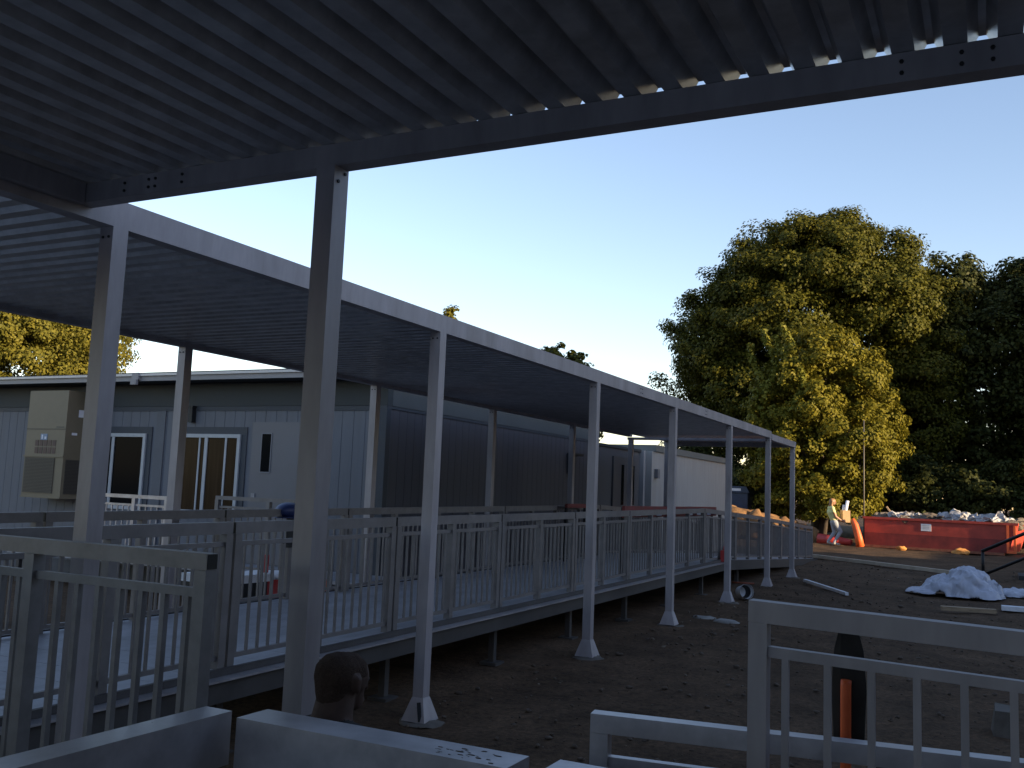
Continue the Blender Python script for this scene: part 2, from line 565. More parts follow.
def rail_section(parent, p0, p1, ztop, bottom, tops=(0.075, 0.03), drop=0.125, post_w=0.06, posts=(0, 0.5, 1), foot=0.0, bal=0.0165, space=0.1,
                 limit=100, pool=None, tube_w=0.05, bev=0.0, post_bottom=None, m=None, cap=True):
    """one bolted rail section between p0 and p1 (x, y); ztop and bottom are functions of t"""
    m = m or ALU_RAIL
    p0, p1 = Vector((*p0, 0)), Vector((*p1, 0))
    L = (p1 - p0).length
    d = (p1 - p0) / L
    side = Vector((-d.y, d.x, 0))

    def at(t, z):
        q = p0 + d * (L * t)
        return Vector((q.x, q.y, z))

    def bar(name, t0, t1, dz0, h, w, rel):
        b = MB().bar(at(t0, rel(t0) + dz0 - h / 2), at(t1, rel(t1) + dz0 - h / 2), w, h)
        if bev:
            b.bevel(bev)
        return b.build(name, m, parent)
    e = 0.012 / L
    bar('top_rail', e, 1 - e, 0, tops[0], tube_w, ztop)
    if cap:
        for t in (e, 1 - e):
            a, c = at(t, ztop(t) - tops[0] / 2), at(t + (0.002 / L if t > 0.5 else -0.002 / L), ztop(t) - tops[0] / 2)
            MB().bar(a, c, tube_w - 0.006, tops[0] - 0.006).build('end_cap', BLACK, parent)
    hw = post_w / L
    bar('mid_rail', hw * 1.2, 1 - hw * 1.2, -drop, tops[1], 0.026, ztop)
    bar('bottom_rail', hw * 1.2, 1 - hw * 1.2, 0, 0.03, 0.026, bottom)
    for t in posts:
        tt = min(max(t, hw * 0.5 + e), 1 - hw * 0.5 - e)
        pb = post_bottom(tt) if post_bottom else bottom(tt) - foot
        b = MB().bar(at(tt, pb), at(tt, ztop(tt) - tops[0] - 0.001), post_w, post_w, up=(d.x, d.y, 0))
        if bev:
            b.bevel(bev)
        b.build('post', m, parent)
    n = int(L / space)
    for i in range(1, n):
        t = i / n
        if any(abs(t - q) < 0.55 * post_w / L + 0.008 for q in posts):
            continue
        q0, q1 = at(t, bottom(t) - 0.001), at(t, ztop(t) - drop - tops[1] + 0.001)
        if N_BAL.get(parent.name, 0) < limit:
            MB().bar(q0, q1, bal, bal, up=(d.x, d.y, 0)).build('baluster', m, parent)
            N_BAL[parent.name] = N_BAL.get(parent.name, 0) + 1
        else:
            pool.bar(q0, q1, bal, bal, up=(d.x, d.y, 0))


# near railing (towards the yard)
nr = empty('railing', (-4.4, 9, zdeck(9)), 'grey aluminium baluster railing along the yard side of the raised ramp, nearest the slim posts', 'railing', 'railings of the raised ramp')
pool = MB()
ys = [0.96 + 1.88 * k for k in range(9)]          # 0.96 .. 16.0
zr = lambda y: 1.455 + 0.009 * y
for y0, y1 in zip(ys, ys[1:]):
    f = lambda t, y0=y0, y1=y1: zr(y0 + (y1 - y0) * t)
    g = lambda t, y0=y0, y1=y1: 0.66 + 0.0105 * (y0 + (y1 - y0) * t - 4.78)
    hb = lambda t, y0=y0, y1=y1: zdeck(y0 + (y1 - y0) * t) - 0.12
    rail_section(nr, (-4.395, y0), (-4.395, y1), f, g, pool=pool, post_bottom=hb)
pr = [(16.0, 1.6), (18.2, 1.52), (20.4, 1.44), (22.6, 1.33), (24.8, 1.22), (26.9, 1.12)]
for (y0, z0), (y1, z1) in zip(pr, pr[1:]):
    f = lambda t, z0=z0, z1=z1: z0 + (z1 - z0) * t
    g = lambda t, y0=y0, y1=y1: zdeck(y0 + (y1 - y0) * t) + 0.07
    hb = lambda t, y0=y0, y1=y1: zdeck(y0 + (y1 - y0) * t) - 0.1
    rail_section(nr, (-4.395, y0), (-4.395, y1), f, g, pool=pool, post_bottom=hb)
o = pool.build('far_baluster', ALU_RAIL, nr)
o['kind'] = 'stuff'

fr = empty('railing', (-6.3, 9, zdeck(9)), 'grey aluminium baluster railing along the building side of the raised ramp', 'railing', 'railings of the raised ramp')
pool = MB()
ys = [1.04 + 1.88 * k for k in range(9)]
for y0, y1 in zip(ys, ys[1:]):
    f = lambda t, y0=y0, y1=y1: 1.43 + 0.009 * (y0 + (y1 - y0) * t)
    g = lambda t, y0=y0, y1=y1: 0.565 + 0.0105 * (y0 + (y1 - y0) * t) + 0.02
    hb = lambda t, y0=y0, y1=y1: zdeck(y0 + (y1 - y0) * t) - 0.12
    rail_section(fr, (-6.33, y0), (-6.33, y1), f, g, pool=pool, post_bottom=hb)
for (y0, z0), (y1, z1) in zip(pr[:4], pr[1:4]):
    f = lambda t, z0=z0, z1=z1: z0 - 0.02 + (z1 - z0) * t
    g = lambda t, y0=y0, y1=y1: zdeck(y0 + (y1 - y0) * t) + 0.07
    hb = lambda t, y0=y0, y1=y1: zdeck(y0 + (y1 - y0) * t) - 0.1
    rail_section(fr, (-6.33, y0 + .08), (-6.33, y1 + .08), f, g, pool=pool, post_bottom=hb)
o = pool.build('far_baluster', ALU_RAIL, fr)
o['kind'] = 'stuff'

# cross railing at the left, in front of the ramp
lr = empty('railing', (-3.2, 2.45, gz(2.45)), 'tall aluminium baluster railing at lower left with square end post, crosswise before the ramp', 'railing')
rail_section(lr, (-4.30, 2.45), (-2.345, 2.45), lambda t: 1.518, lambda t: 0.3, tops=(0.055, 0.03), drop=0.118, post_w=0.053, posts=(0, 0.537, 1),
             space=0.105, bal=0.021, post_bottom=lambda t: gz(2.45), bev=0.003, m=mat('gate aluminium', (0.235, 0.225, 0.225), 0.5, 0.35, 0.2, 6.0, 0.03, 60))

# loose railing sections at the lower right
fr1 = empty('railing', (0.2, 2.5, gz(2.5)), 'upright aluminium railing section at lower right, the taller of two, nearest the camera', 'railing', 'loose railing sections at lower right')
rail_section(fr1, (-0.572, 2.5), (1.05, 2.5), lambda t: 1.517 - 0.047 * t, lambda t: 0.55, tops=(0.053, 0.026), drop=0.111, post_w=0.047, posts=(0, 1), space=0.1,
             bal=0.017, post_bottom=lambda t: gz(2.5), bev=0.003, m=ALU, cap=False)
fr2 = empty('railing', (-0.4, 2.62, gz(2.6)), 'low aluminium railing section at lower right, behind the taller one, with bright top edge', 'railing', 'loose railing sections at lower right')
rail_section(fr2, (-1.012, 2.535), (0.10, 2.70), lambda t: 1.170, lambda t: 0.32, tops=(0.05, 0.03), drop=0.112, post_w=0.05, posts=(0, 1), space=0.1,
             bal=0.025, post_bottom=lambda t: gz(2.6), bev=0.003, m=ALU_BRIGHT, cap=False)

# ------------------------------------------------------------------ foreground beams
def fore_beam(label, x0, x1, y0, y1, z1, legs, lip=None):
    o = empty('aluminium_beam', ((x0 + x1) / 2, (y0 + y1) / 2, gz(2)), label, 'beam', 'box beams at the foot of the view')
    body = MB().box(x0, x1, y0, y1, z1 - 0.15, z1).bevel(0.007, 3).build('box_tube', ALU_BRIGHT, o)
    if lip:
        a = lip
        b = MB().box(a[0], a[1], a[2], a[3], z1 - 0.19, z1 - 0.153).bevel(0.006)
        b.rough(0.004, 22).build('weld_flange', ALU_BRIGHT, o)
    for (lx, ly) in legs:
        MB().box(lx - 0.04, lx + 0.04, ly - 0.04, ly + 0.04, gz(ly), z1 - 0.151).build('leg', ALU, o)
    return o


B1 = fore_beam('aluminium box beam at lower left with dark side, pointing away from the camera', -2.088, -1.988, 0.5, 2.19, 1.1, [(-2.038, 2.0), (-2.038, 0.7)])
B2 = fore_beam('aluminium box beam at bottom centre lying across the view below the man\'s head', -1.922, -1.063, 2.138, 2.268, 1.1, [(-1.8, 2.2), (-1.15, 2.2)], (-1.918, -1.84, 2.09, 2.137))
B3 = fore_beam('aluminium box beam at the bottom edge, only its pale top corner showing below the low railing', -0.985, 0.7, 2.155, 2.287, 1.1, [(-0.9, 2.2), (0.6, 2.2)])
# grime smeared on the middle beam's top near its right end
b = MB()
for i in range(30):
    xx = -1.30 + rnd.random() * 0.19
    yy = 2.15 + rnd.random() * 0.09
    r = 0.002 + 0.005 * rnd.random() ** 3
    b.sphere((xx, yy, 1.1005), r, (1.3 + 1.5 * rnd.random(), 0.8, 0.25), 1)
tag(b.build('mud_crumbs', mat('mud', (0.14, 0.12, 0.10), 0.95)), 'dark mud crumbs smeared on the top of the middle box beam', 'mud', kind='stuff')

# ------------------------------------------------------------------ modular building
YF, XC = 10.85, -7.45
mb = empty('modular_building', (-14, 13, gz(13)), 'grey single storey modular building behind the ramp with pale eave and sliding windows', 'building')
XL = -24.0


def grooved(name, m, axis, a0, a1, face, back, z0, z1, pitch=0.2, gw=0.006, gd=0.005):
    """wall panel with real vertical grooves cut in its face"""
    sg = 1 if back > face else -1
    pl = [(a0, back), (a0, face)]
    a = a0 + pitch
    while a < a1 - 0.05:
        pl += [(a, face), (a + 0.003, face + sg * gd), (a + gw, face + sg * gd), (a + gw + 0.003, face)]
        a += pitch
    pl += [(a1, face), (a1, back)]
    b = MB()
    P = [(x, y) if axis == 'X' else (y, x) for x, y in pl]
    lo = [b.bm.verts.new((x, y, z0)) for x, y in P]
    hi = [b.bm.verts.new((x, y, z1)) for x, y in P]
    n = len(P)
    for k in range(n):
        b.bm.faces.new((lo[k], lo[(k + 1) % n], hi[(k + 1) % n], hi[k]))
    b.bm.faces.new(hi)
    b.bm.faces.new(lo)
    return b.build(name, m, mb)


# front wall leaves the window and door areas closed: the frames stand proud of it
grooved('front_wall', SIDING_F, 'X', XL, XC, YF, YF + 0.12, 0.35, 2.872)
grooved('side_wall', SIDING_SHADE, 'Y', YF + 0.122, 18.4, XC, XC - 0.12, 0.35, 2.872)
bx('back_wall', SIDING_F, mb, XL, XC - 0.122, 18.28, 18.4, 0.35, 2.872)
bx('frieze', FRIEZE, mb, XL, XC + 0.02, YF - 0.02, YF + 0.1, 2.874, 3.225)
bx('frieze', mat('side frieze paint', (0.075, 0.083, 0.088), 0.6, 0, 0.1, 3), mb, XC - 0.1, XC + 0.022, YF + 0.102, 18.4, 2.874, 3.1)
bx('trim_board', DARK_TRIM, mb, XL, XC + 0.012, YF - 0.012, YF - 0.001, 2.80, 2.87)
bx('corner_trim', DARK_TRIM, mb, XC - 0.13, XC + 0.015, YF - 0.016, YF - 0.0125, 0.35, 2.873)
bx('corner_trim', DARK_TRIM, mb, XC + 0.001, XC + 0.016, YF - 0.012, YF + 0.09, 0.35, 2.873)
bx('trim_board', DARK_TRIM, mb, XC + 0.001, XC + 0.014, YF + 0.092, 18.38, 2.83, 2.873)
bx('skirting', mat('skirt panel', (0.12, 0.12, 0.125), 0.8, 0, 0.15, 3), mb, XL, XC - 0.02, YF + 0.02, YF + 0.1, gz(10.8) - 0.05, 0.348)
bx('batten', mat('grey batten', (0.115, 0.122, 0.14), 0.6, 0, 0.1, 3), mb, -11.80, -11.62, YF - 0.022, YF - 0.001, 0.36, 2.798)
fa = MB()                                          # eave runs out above the front wall
fa.box(XL, XC + 0.18, YF - 0.42, YF - 0.38, 3.232, 3.33)
fa.build('eave_fascia', FASCIA, mb)
bx('soffit', FRIEZE, mb, XL, XC + 0.16, YF - 0.379, YF - 0.021, 3.236, 3.25)
bx('drip_edge', mat('drip edge', (0.5, 0.49, 0.5), 0.4, 0.3, 0.1, 3), mb, XL, XC + 0.2, YF - 0.45, YF - 0.421, 3.308, 3.345)
rb = MB()
rb.prism([(XL, 3.335), (XC + 0.2, 3.335), (XC + 0.2, 3.36), (XL, 3.36)], YF - 0.44, YF + 0.2)
rb.box(XL, XC + 0.1, YF + 0.2, 18.4, 3.3, 3.42)
rb.build('roof', ROOF_DARK, mb)
b = MB().box(-11.92, -11.80, YF - 0.5, YF - 0.452, 3.17, 3.25).box(-11.93, -11.79, YF - 0.47, YF - 0.40, 3.25, 3.36)
b.build('gutter_bracket', FASCIA, mb)


def sliding_window(x0, x1, z0, z1, mull, blind):
    w = MB()
    y0, y1 = YF - 0.045, YF - 0.003
    t = 0.055
    w.box(x0, x1, y0, y1, z1 - t, z1).box(x0, x1, y0, y1, z0, z0 + t).box(x0, x0 + t, y0, y1, z0 + t, z1 - t).box(x1 - t, x1, y0, y1, z0 + t, z1 - t)
    win = w.bevel(0.004).build('window', WHITE_VINYL, mb)
    MB().box(x0 + t, x1 - t, YF - 0.02, YF - 0.004, z0 + t, z1 - t).build('pane', GLASS if not blind else BLIND, win)
    s = MB().box(mull, mull + 0.06, y0 + 0.006, y0 + 0.02, z0 + t, z1 - t)
    if blind:
        s.box(x1 - 0.30, x1 - 0.265, y0 + 0.008, y0 + 0.02, z0 + t, z1 - t).box(mull - 0.12, mull - 0.09, y0 + 0.01, y0 + 0.02, z0 + t, z1 - t)
    s.build('sash', WHITE_VINYL, win)
    c = MB()
    k = 0.11
    c.box(x0 - k, x1 + k, YF - 0.018, YF - 0.001, z1 + 0.001, z1 + k).box(x0 - k, x0 - 0.001, YF - 0.018, YF - 0.001, z0, z1).box(x1 + 0.001, x1 + k, YF - 0.018, YF - 0.001, z0, z1)
    c.build('casing', DARK_TRIM, win)


sliding_window(-13.3, -12.0, 1.23, 2.44, -12.76, False)
sliding_window(-11.25, -10.03, 1.23, 2.445, -10.74, True)
d = MB().box(-9.80, -8.78, YF - 0.035, YF - 0.002, 0.56, 2.63).bevel(0.004).build('door', DOOR, mb)
MB().box(-9.60, -9.43, YF - 0.042, YF - 0.036, 1.90, 2.455).build('vision_panel', GLASS, d)
MB().box(-9.615, -9.60, YF - 0.046, YF - 0.036, 1.885, 2.47).box(-9.43, -9.415, YF - 0.046, YF - 0.036, 1.885, 2.47).box(-9.60, -9.43, YF - 0.046, YF - 0.036, 2.455, 2.47).box(-9.60, -9.43, YF - 0.046, YF - 0.036, 1.885, 1.90).build('vision_frame', mat('grey frame', (0.2, 0.2, 0.22), 0.5), d)
MB().box(-9.74, -9.67, YF - 0.05, YF - 0.036, 1.52, 1.58).tube([(-9.70, YF - 0.09, 1.5), (-9.58, YF - 0.09, 1.5)], 0.012, 8).build('handle', FASCIA, d)
wl = empty('wall_light', (-11.02, YF, 2.75), 'black slim wall light on the building front, left of the brown blinded window', 'wall light')
MB().box(-11.07, -10.99, YF - 0.09, YF - 0.003, 2.62, 2.85).bevel(0.006).build('housing', BLACK, wl)
MB().box(-11.085, -10.975, YF - 0.10, YF - 0.0025, 2.851, 2.875).bevel(0.004).build('cap', BLACK, wl)
wl = empty('wall_light', (XC, 17.3, 2.4), 'black hooded wall light on the dark side wall near its far entrance', 'wall light')
MB().box(XC + 0.017, XC + 0.08, 17.15, 17.32, 2.15, 2.5).bevel(0.006).build('housing', BLACK, wl)
MB().box(XC + 0.016, XC + 0.16, 17.1, 17.6, 2.503, 2.55).bevel(0.006).build('hood', BLACK, wl)

# wall mounted air conditioner
ac = empty('air_conditioner', (-13.8, YF, 1.4), 'tall tan wall mounted air conditioner with louvred grilles on the building front', 'air conditioner')
yf = 10.38
x0, x1 = -14.27, -13.33
cab = MB().box(x0, x1, yf, YF - 0.03, 1.375, 3.10).bevel(0.012).build('cabinet', TAN, ac)
MB().box(x0 + 0.0, x1 + 0.0, yf - 0.004, yf - 0.0005, 2.462, 2.474).build('panel_seam', TAN_DARK, cab)
gr = MB().box(x0 + 0.03, x1 - 0.19, yf - 0.008, yf - 0.0008, 1.43, 2.0)
gr.build('grille', TAN_DARK, ac)
lv = MB()
for i in range(24):
    z = 1.44 + i * 0.0235
    lv.bar((x0 + 0.03, yf - 0.014, z), (x1 - 0.19, yf - 0.014, z), 0.012, 0.006)
lv.build('louvre', mat('tan louvre', (0.12, 0.105, 0.085), 0.5), ac)
MB().box(x1 + 0.0005, x1 + 0.008, yf + 0.05, YF - 0.06, 1.43, 1.98).build('side_grille', TAN_DARK, ac)
lv = MB()
for i in range(24):
    z = 1.44 + i * 0.0228
    lv.bar((x1 + 0.012, yf + 0.05, z), (x1 + 0.012, YF - 0.06, z), 0.01, 0.005)
lv.build('side_louvre', mat('tan louvre', (0.12, 0.105, 0.085), 0.5), ac)
vt = MB()
for i in range(5):
    for j in range(2):
        vx = x0 + 0.24 + i * 0.105
        vz = 2.07 + j * 0.12
        vt.box(vx, vx + 0.08, yf - 0.006, yf - 0.0008, vz, vz + 0.10)
vt.build('vent', mat('vent rust shadow', (0.13, 0.085, 0.065), 0.7), ac)
MB().box(x0 - 0.01, x1 + 0.01, yf - 0.02, yf - 0.001, 2.015, 2.035).build('drip_lip', TAN, ac)
MB().box(x0 + 0.36, x0 + 0.52, yf - 0.006, yf - 0.0008, 2.29, 2.39).build('badge', mat('badge', (0.16, 0.24, 0.36), 0.4), ac)
MB().box(x0 + 0.385, x0 + 0.42, yf - 0.009, yf - 0.0065, 2.305, 2.375).box(x0 + 0.46, x0 + 0.50, yf - 0.009, yf - 0.0065, 2.305, 2.345).build('badge_mark', PAPER, ac)
MB().box(x0 + 0.72, x0 + 0.90, yf - 0.006, yf - 0.0008, 2.49, 2.515).build('name_plate', mat('name plate', (0.10, 0.09, 0.07), 0.5), ac)
MB().box(x1 + 0.0006, x1 + 0.004, 10.6, 10.72, 2.68, 2.80).box(x1 + 0.0006, x1 + 0.004, 10.5, 10.60, 2.38, 2.42).build('label_plate', PAPER, ac)
MB().box(x0 - 0.01, x1 + 0.01, yf - 0.012, YF - 0.03, 1.35, 1.374).build('base_pan', TAN, ac)

# landing in front of the building with its own railing
ld = empty('entrance_landing', (-10.2, 10.2, gz(10)), 'aluminium landing in front of the building door, reached from the raised ramp', 'landing')
bx('deck_surface', DECK, ld, -13.6, -6.7, 9.75, 10.78, 0.52, 0.56)
for x in (-13.4, -11.4, -9.4, -7.2):
    bx('leg', FASCIA_ALU, ld, x - 0.03, x + 0.03, 9.8, 9.86, gz(10), 0.519)
lrr = empty('railing', (-10, 9.7, 0.56), 'short aluminium railing on the landing in front of the building windows and door', 'railing')
for x0, x1, zt, mm in ((-11.55, -10.20, 1.50, ALU_BRIGHT), (-9.35, -7.5, 1.545, ALU_RAIL)):
    rail_section(lrr, (x0, 9.7), (x1, 9.7), lambda t, zt=zt: zt, lambda t: 0.64, drop=0.13, posts=(0, 0.5, 1), post_bottom=lambda t: 0.56, limit=60, space=0.11, tops=(0.05, 0.03), m=mm)

# ------------------------------------------------------------------ white building beyond
wb = empty('white_building', (-7.4, 24, gz(24)), 'pale flat roofed building at the far end of the walkway, seen beyond the dark entrance', 'building')
bx('wall', siding_mat('pale panel siding', (0.30, 0.295, 0.285), 'Y', 0.4), wb, -7.4, -7.25, 21.75, 29.3, 0.2, 2.84)
bx('wall', GRAYWALL, wb, -13.0, -7.401, 21.75, 21.9, 0.2, 2.84)
bx('wall', GRAYWALL, wb, -13.0, -7.401, 29.15, 29.3, 0.2, 2.84)
bx('fascia', mat('grey metal fascia', (0.15, 0.155, 0.15), 0.5, 0.1, 0.1, 3), wb, -13.0, -7.2, 21.9, 29.4, 2.842, 3.0)
bx('meter_box', mat('grey box', (0.15, 0.15, 0.16), 0.6), wb, -7.248, -7.16, 21.95, 22.12, 2.2, 2.42)
bx('corner_trim', mat('pale trim', (0.30, 0.30, 0.31), 0.6), wb, -7.52, -7.402, 21.6, 21.748, 0.2, 2.85)
eb = empty('entrance_bay', (-7.5, 20, gz(20)), 'dark low entrance bay with narrow door windows between the grey building and the pale one', 'building')
bx('wall', mat('dark entry siding', (0.075, 0.075, 0.085), 0.7, 0, 0.1, 3), eb, -7.62, -7.5, 18.42, 21.58, 0.35, 2.80)
bx('top_trim', ROOF_DARK, eb, -7.9, -7.46, 18.42, 21.58, 2.803, 2.86)
d = bx('door', mat('dark door paint', (0.06, 0.06, 0.068), 0.5), eb, -7.498, -7.46, 19.75, 21.3, 0.55, 2.62)
for yy in (20.25, 20.95):
    bx('vision_panel', GLASS, d, -7.459, -7.452, yy, yy + 0.16, 1.55, 2.45)

# red plastic barricades on the ramp
for xx, y0, y1, z0, z1, lab in ((-4.56, 12.5, 17.4, 1.46, 1.62, 'long red barricade board with white patches standing on the ramp just inside the yard-side railing'),
                                (-6.16, 14.2, 15.2, 1.53, 1.595, 'short red barricade board on the ramp before the building-side railing')):
    rbx = empty('barricade', (xx, (y0 + y1) / 2, zdeck(y0)), lab, 'barricade')
    bx('board', RED_DULL, rbx, xx - 0.02, xx + 0.02, y0, y1, z0, z1)
    if y1 - y0 > 2:
        for yy in (12.95, 13.9, 14.6, 15.6, 16.1, 16.75):
            bx('reflector', PAPER, rbx, xx + 0.021, xx + 0.028, yy, yy + 0.22, z0 + 0.02, z1 - 0.06)
    for yy in (y0 + 0.1, y1 - 0.1):
        bx('leg', STEEL_DARK, rbx, xx - 0.06, xx - 0.021, yy - 0.03, yy + 0.03, zdeck(yy), z1 - 0.02)

# things between ramp and building
jb = empty('job_box', (-7.1, 7.8, gz(7.8)), 'black tool chest with a white lid standing behind the ramp railing', 'tool chest')
MB().box(-7.55, -6.95, 7.45, 8.06, gz(7.8), 0.70).bevel(0.01).build('chest', BLACK, jb)
MB().box(-7.57, -6.93, 7.43, 8.08, 0.702, 0.785).bevel(0.01).build('lid', WHITE, jb)
dr = empty('drum', (-7.2, 8.45, gz(8.4)), 'red drum with a white rim behind the ramp railing beside the black chest', 'drum')
MB().tube([(-7.25, 8.42, gz(8.4)), (-7.25, 8.42, 0.30), (-7.25, 8.42, 0.32), (-7.25, 8.42, 0.70)], [0.27, 0.27, 0.275, 0.27], 24).build('barrel', RED_PL, dr)
MB().tube([(-7.25, 8.42, 0.701), (-7.25, 8.42, 0.755)], [0.28, 0.27], 24).build('rim', WHITE, dr)
MB().tube([(-7.25, 8.35, 0.756), (-7.25, 8.35, 0.95)], 0.04, 10).build('spout', RED_PL, dr)
cn = empty('traffic_cone', (-7.05, 9.06, gz(9)), 'orange traffic cone behind the ramp railing, right of the red drum', 'cone')
MB().tube([(-7.05, 9.06, gz(9) + 0.04), (-7.05, 9.06, 1.02)], [0.17, 0.035], 20).build('body', ORANGE, cn)
MB().box(-7.26, -6.84, 8.85, 9.27, gz(9), gz(9) + 0.038).bevel(0.008).build('base', ORANGE, cn)
ht = empty('hard_hat', (-6.33, 7.58, 1.5), 'dark blue hard hat hung on the building-side railing with a dark cloth under it', 'hat')
g = MB().sphere((-6.33, 7.58, 1.475), 0.145, (0.85, 1.0, 0.62), 3)
bmesh.ops.bisect_plane(g.bm, geom=g.bm.verts[:] + g.bm.edges[:] + g.bm.faces[:], plane_co=(0, 0, 1.42), plane_no=(0, 0, -1), clear_outer=True)
g.build('shell', BLUE, ht)
MB().tube([(-6.33, 7.58, 1.408), (-6.33, 7.58, 1.421)], [0.155, 0.145], 24).build('brim', BLUE, ht)
MB().box(-6.30, -6.285, 7.53, 7.70, 1.12, 1.40).rough(0.02, 14).build('cloth', BLACK, ht)

# ------------------------------------------------------------------ yard clutter
# spade stuck behind the low railing, blade up
sp = empty('spade', (-0.40, 3.05, gz(3)), 'long dark bladed spade standing blade up behind the low railing, with an orange shaft', 'spade')
b = MB()
pts = [(0.0, 1.428), (0.020, 1.424), (0.042, 1.335), (0.05, 1.22), (0.044, 1.08), (0.03, 1.03)]
fr_ = [b.bm.verts.new((-0.393 + sx * px, 3.06 + 0.012 * (abs(px) / 0.05), pz)) for sx in (1,) for px, pz in pts]
fl_ = [b.bm.verts.new((-0.393 - px, 3.06 + 0.012 * (abs(px) / 0.05), pz)) for px, pz in pts[::-1][:-1]]
b.bm.faces.new(fr_ + fl_)
ex = bmesh.ops.extrude_face_region(b.bm, geom=b.bm.faces[:])
for v in [e for e in ex['geom'] if isinstance(e, bmesh.types.BMVert)]:
    v.co.y += 0.006
b.build('blade', mat('dull dark steel', (0.030, 0.027, 0.026), 0.85, 0, 0.35, 14), sp)
MB().tube([(-0.400, 3.045, gz(3)), (-0.398, 3.045, 1.235), (-0.397, 3.045, 1.25)], [0.0155, 0.0155, 0.0155], 14).build('shaft', ORANGE, sp)

# bucket on its side
bk = empty('bucket', (-3.62, 15.7, gz(15.7)), 'white plastic bucket lying on its side on the soil beside a canopy post', 'bucket')
ax = Vector((0.62, -0.70, 0.12)).normalized()
c0 = Vector((-3.72, 15.86, gz(15.8) + 0.125))
b = MB()
b.tube([c0, c0 + ax * 0.2], [0.09, 0.115], 24, cap=False)
b.tube([c0 + ax * 0.199, c0 + ax * 0.215], [0.125, 0.125], 24, cap=False)
b.build('pail', WHITE, bk)
MB().tube([c0 + ax * 0.004, c0 + ax * 0.01], [0.088, 0.088], 24).build('floor', WHITE, bk)
MB().tube([c0 + ax * 0.012, c0 + ax * 0.15], [0.087, 0.104], 24, cap=False).build('inner_shade', BLACK, bk)  # dark sleeve standing in for the shade inside the pail

# sheeting heap
def heap(name, label, cat, c, blobs, m, seed):
    """draped crumpled film: a height field over several mounds, pinched into creases, with a ragged hem"""
    n = 120
    x0 = min(b[0] - b[2] for b in blobs) - 0.1; x1 = max(b[0] + b[2] for b in blobs) + 0.1
    y0 = min(b[1] - b[3] for b in blobs) - 0.1; y1 = max(b[1] + b[3] for b in blobs) + 0.1
    co, keep = [], []
    for i in range(n):
        for j in range(n):
            x = x0 + (x1 - x0) * i / (n - 1); y = y0 + (y1 - y0) * j / (n - 1)
            v = Vector((x * 3 + seed, y * 3, seed))
            wx = x + 0.07 * noise.noise(v); wy = y + 0.07 * noise.noise(v + Vector((5, 5, 5)))
            h, ins = 0.0, -1.0
            for bx_, by_, rx, ry, hz in blobs:
                d = 1 - ((wx - bx_) / rx) ** 2 - ((wy - by_) / ry) ** 2
                ins = max(ins, d + 0.25 * noise.noise(v * 1.3 + Vector((3, 1, 0))))
                if d > 0:
                    h = max(h, hz * d ** 0.55)
            q = Vector((x * 5, y * 5, h * 5 + seed))
            wv = noise.noise_vector(q * 0.6) * 0.9
            crease = (1 - 2.2 * abs(noise.noise(q + wv))) * 0.06 + (1 - 2.2 * abs(noise.noise(q * 2.3 + wv))) * 0.03 + noise.noise(q * 6) * 0.008
            k = min(1, h * 5 + 0.15)
            co.append((x + 0.05 * k * noise.noise(q * 1.7), y + 0.05 * k * noise.noise(q * 1.7 + Vector((7, 0, 0))), max(0.012, h * 0.92 + crease * k + 0.012)))
            keep.append(ins > -0.12)
    fs = [(i * n + j, (i + 1) * n + j, (i + 1) * n + j + 1, i * n + j + 1) for i in range(n - 1) for j in range(n - 1)
          if keep[i * n + j] and keep[(i + 1) * n + j] and keep[(i + 1) * n + j + 1] and keep[i * n + j + 1]]
    me = mesh_np(name, np.array(co), np.array(fs))
    me.materials.append(m)
    o = link(bpy.data.objects.new(name, me))
    md = o.modifiers.new('thickness', 'SOLIDIFY'); md.thickness = 0.006
    o.location = c
    return tag(o, label, cat)


heap('plastic_sheeting', 'crumpled heap of white plastic sheeting on the soil near the black handrail', 'sheeting', (-0.5, 19.3, gz(19.3) + 0.02),
     [(0.08, 0, 0.46, 0.45, 0.50), (-0.25, 0.02, 0.45, 0.4, 0.33), (-0.55, -0.05, 0.42, 0.3, 0.09), (0.3, -0.25, 0.3, 0.25, 0.16), (0.48, 0.05, 0.2, 0.3, 0.26)], SHEETING, 3.0)
heap('plastic_sheeting', 'low flat trail of white plastic sheeting right of the crumpled heap', 'sheeting', (0.75, 19.9, gz(19.9) + 0.02),
     [(-0.4, 0, 0.3, 0.2, 0.12), (0.1, 0.05, 0.4, 0.25, 0.16), (0.7, 0, 0.5, 0.3, 0.2)], SHEETING, 8.0)


def plank(name, label, cat, p0, p1, w, h, m, z=0.03):
    a = Vector((p0[0], p0[1], gz(p0[1]) + z + h / 2))
    c = Vector((p1[0], p1[1], gz(p1[1]) + z + h / 2))
    return tag(MB().bar(a, c, w, h).build(name, m), label, cat)


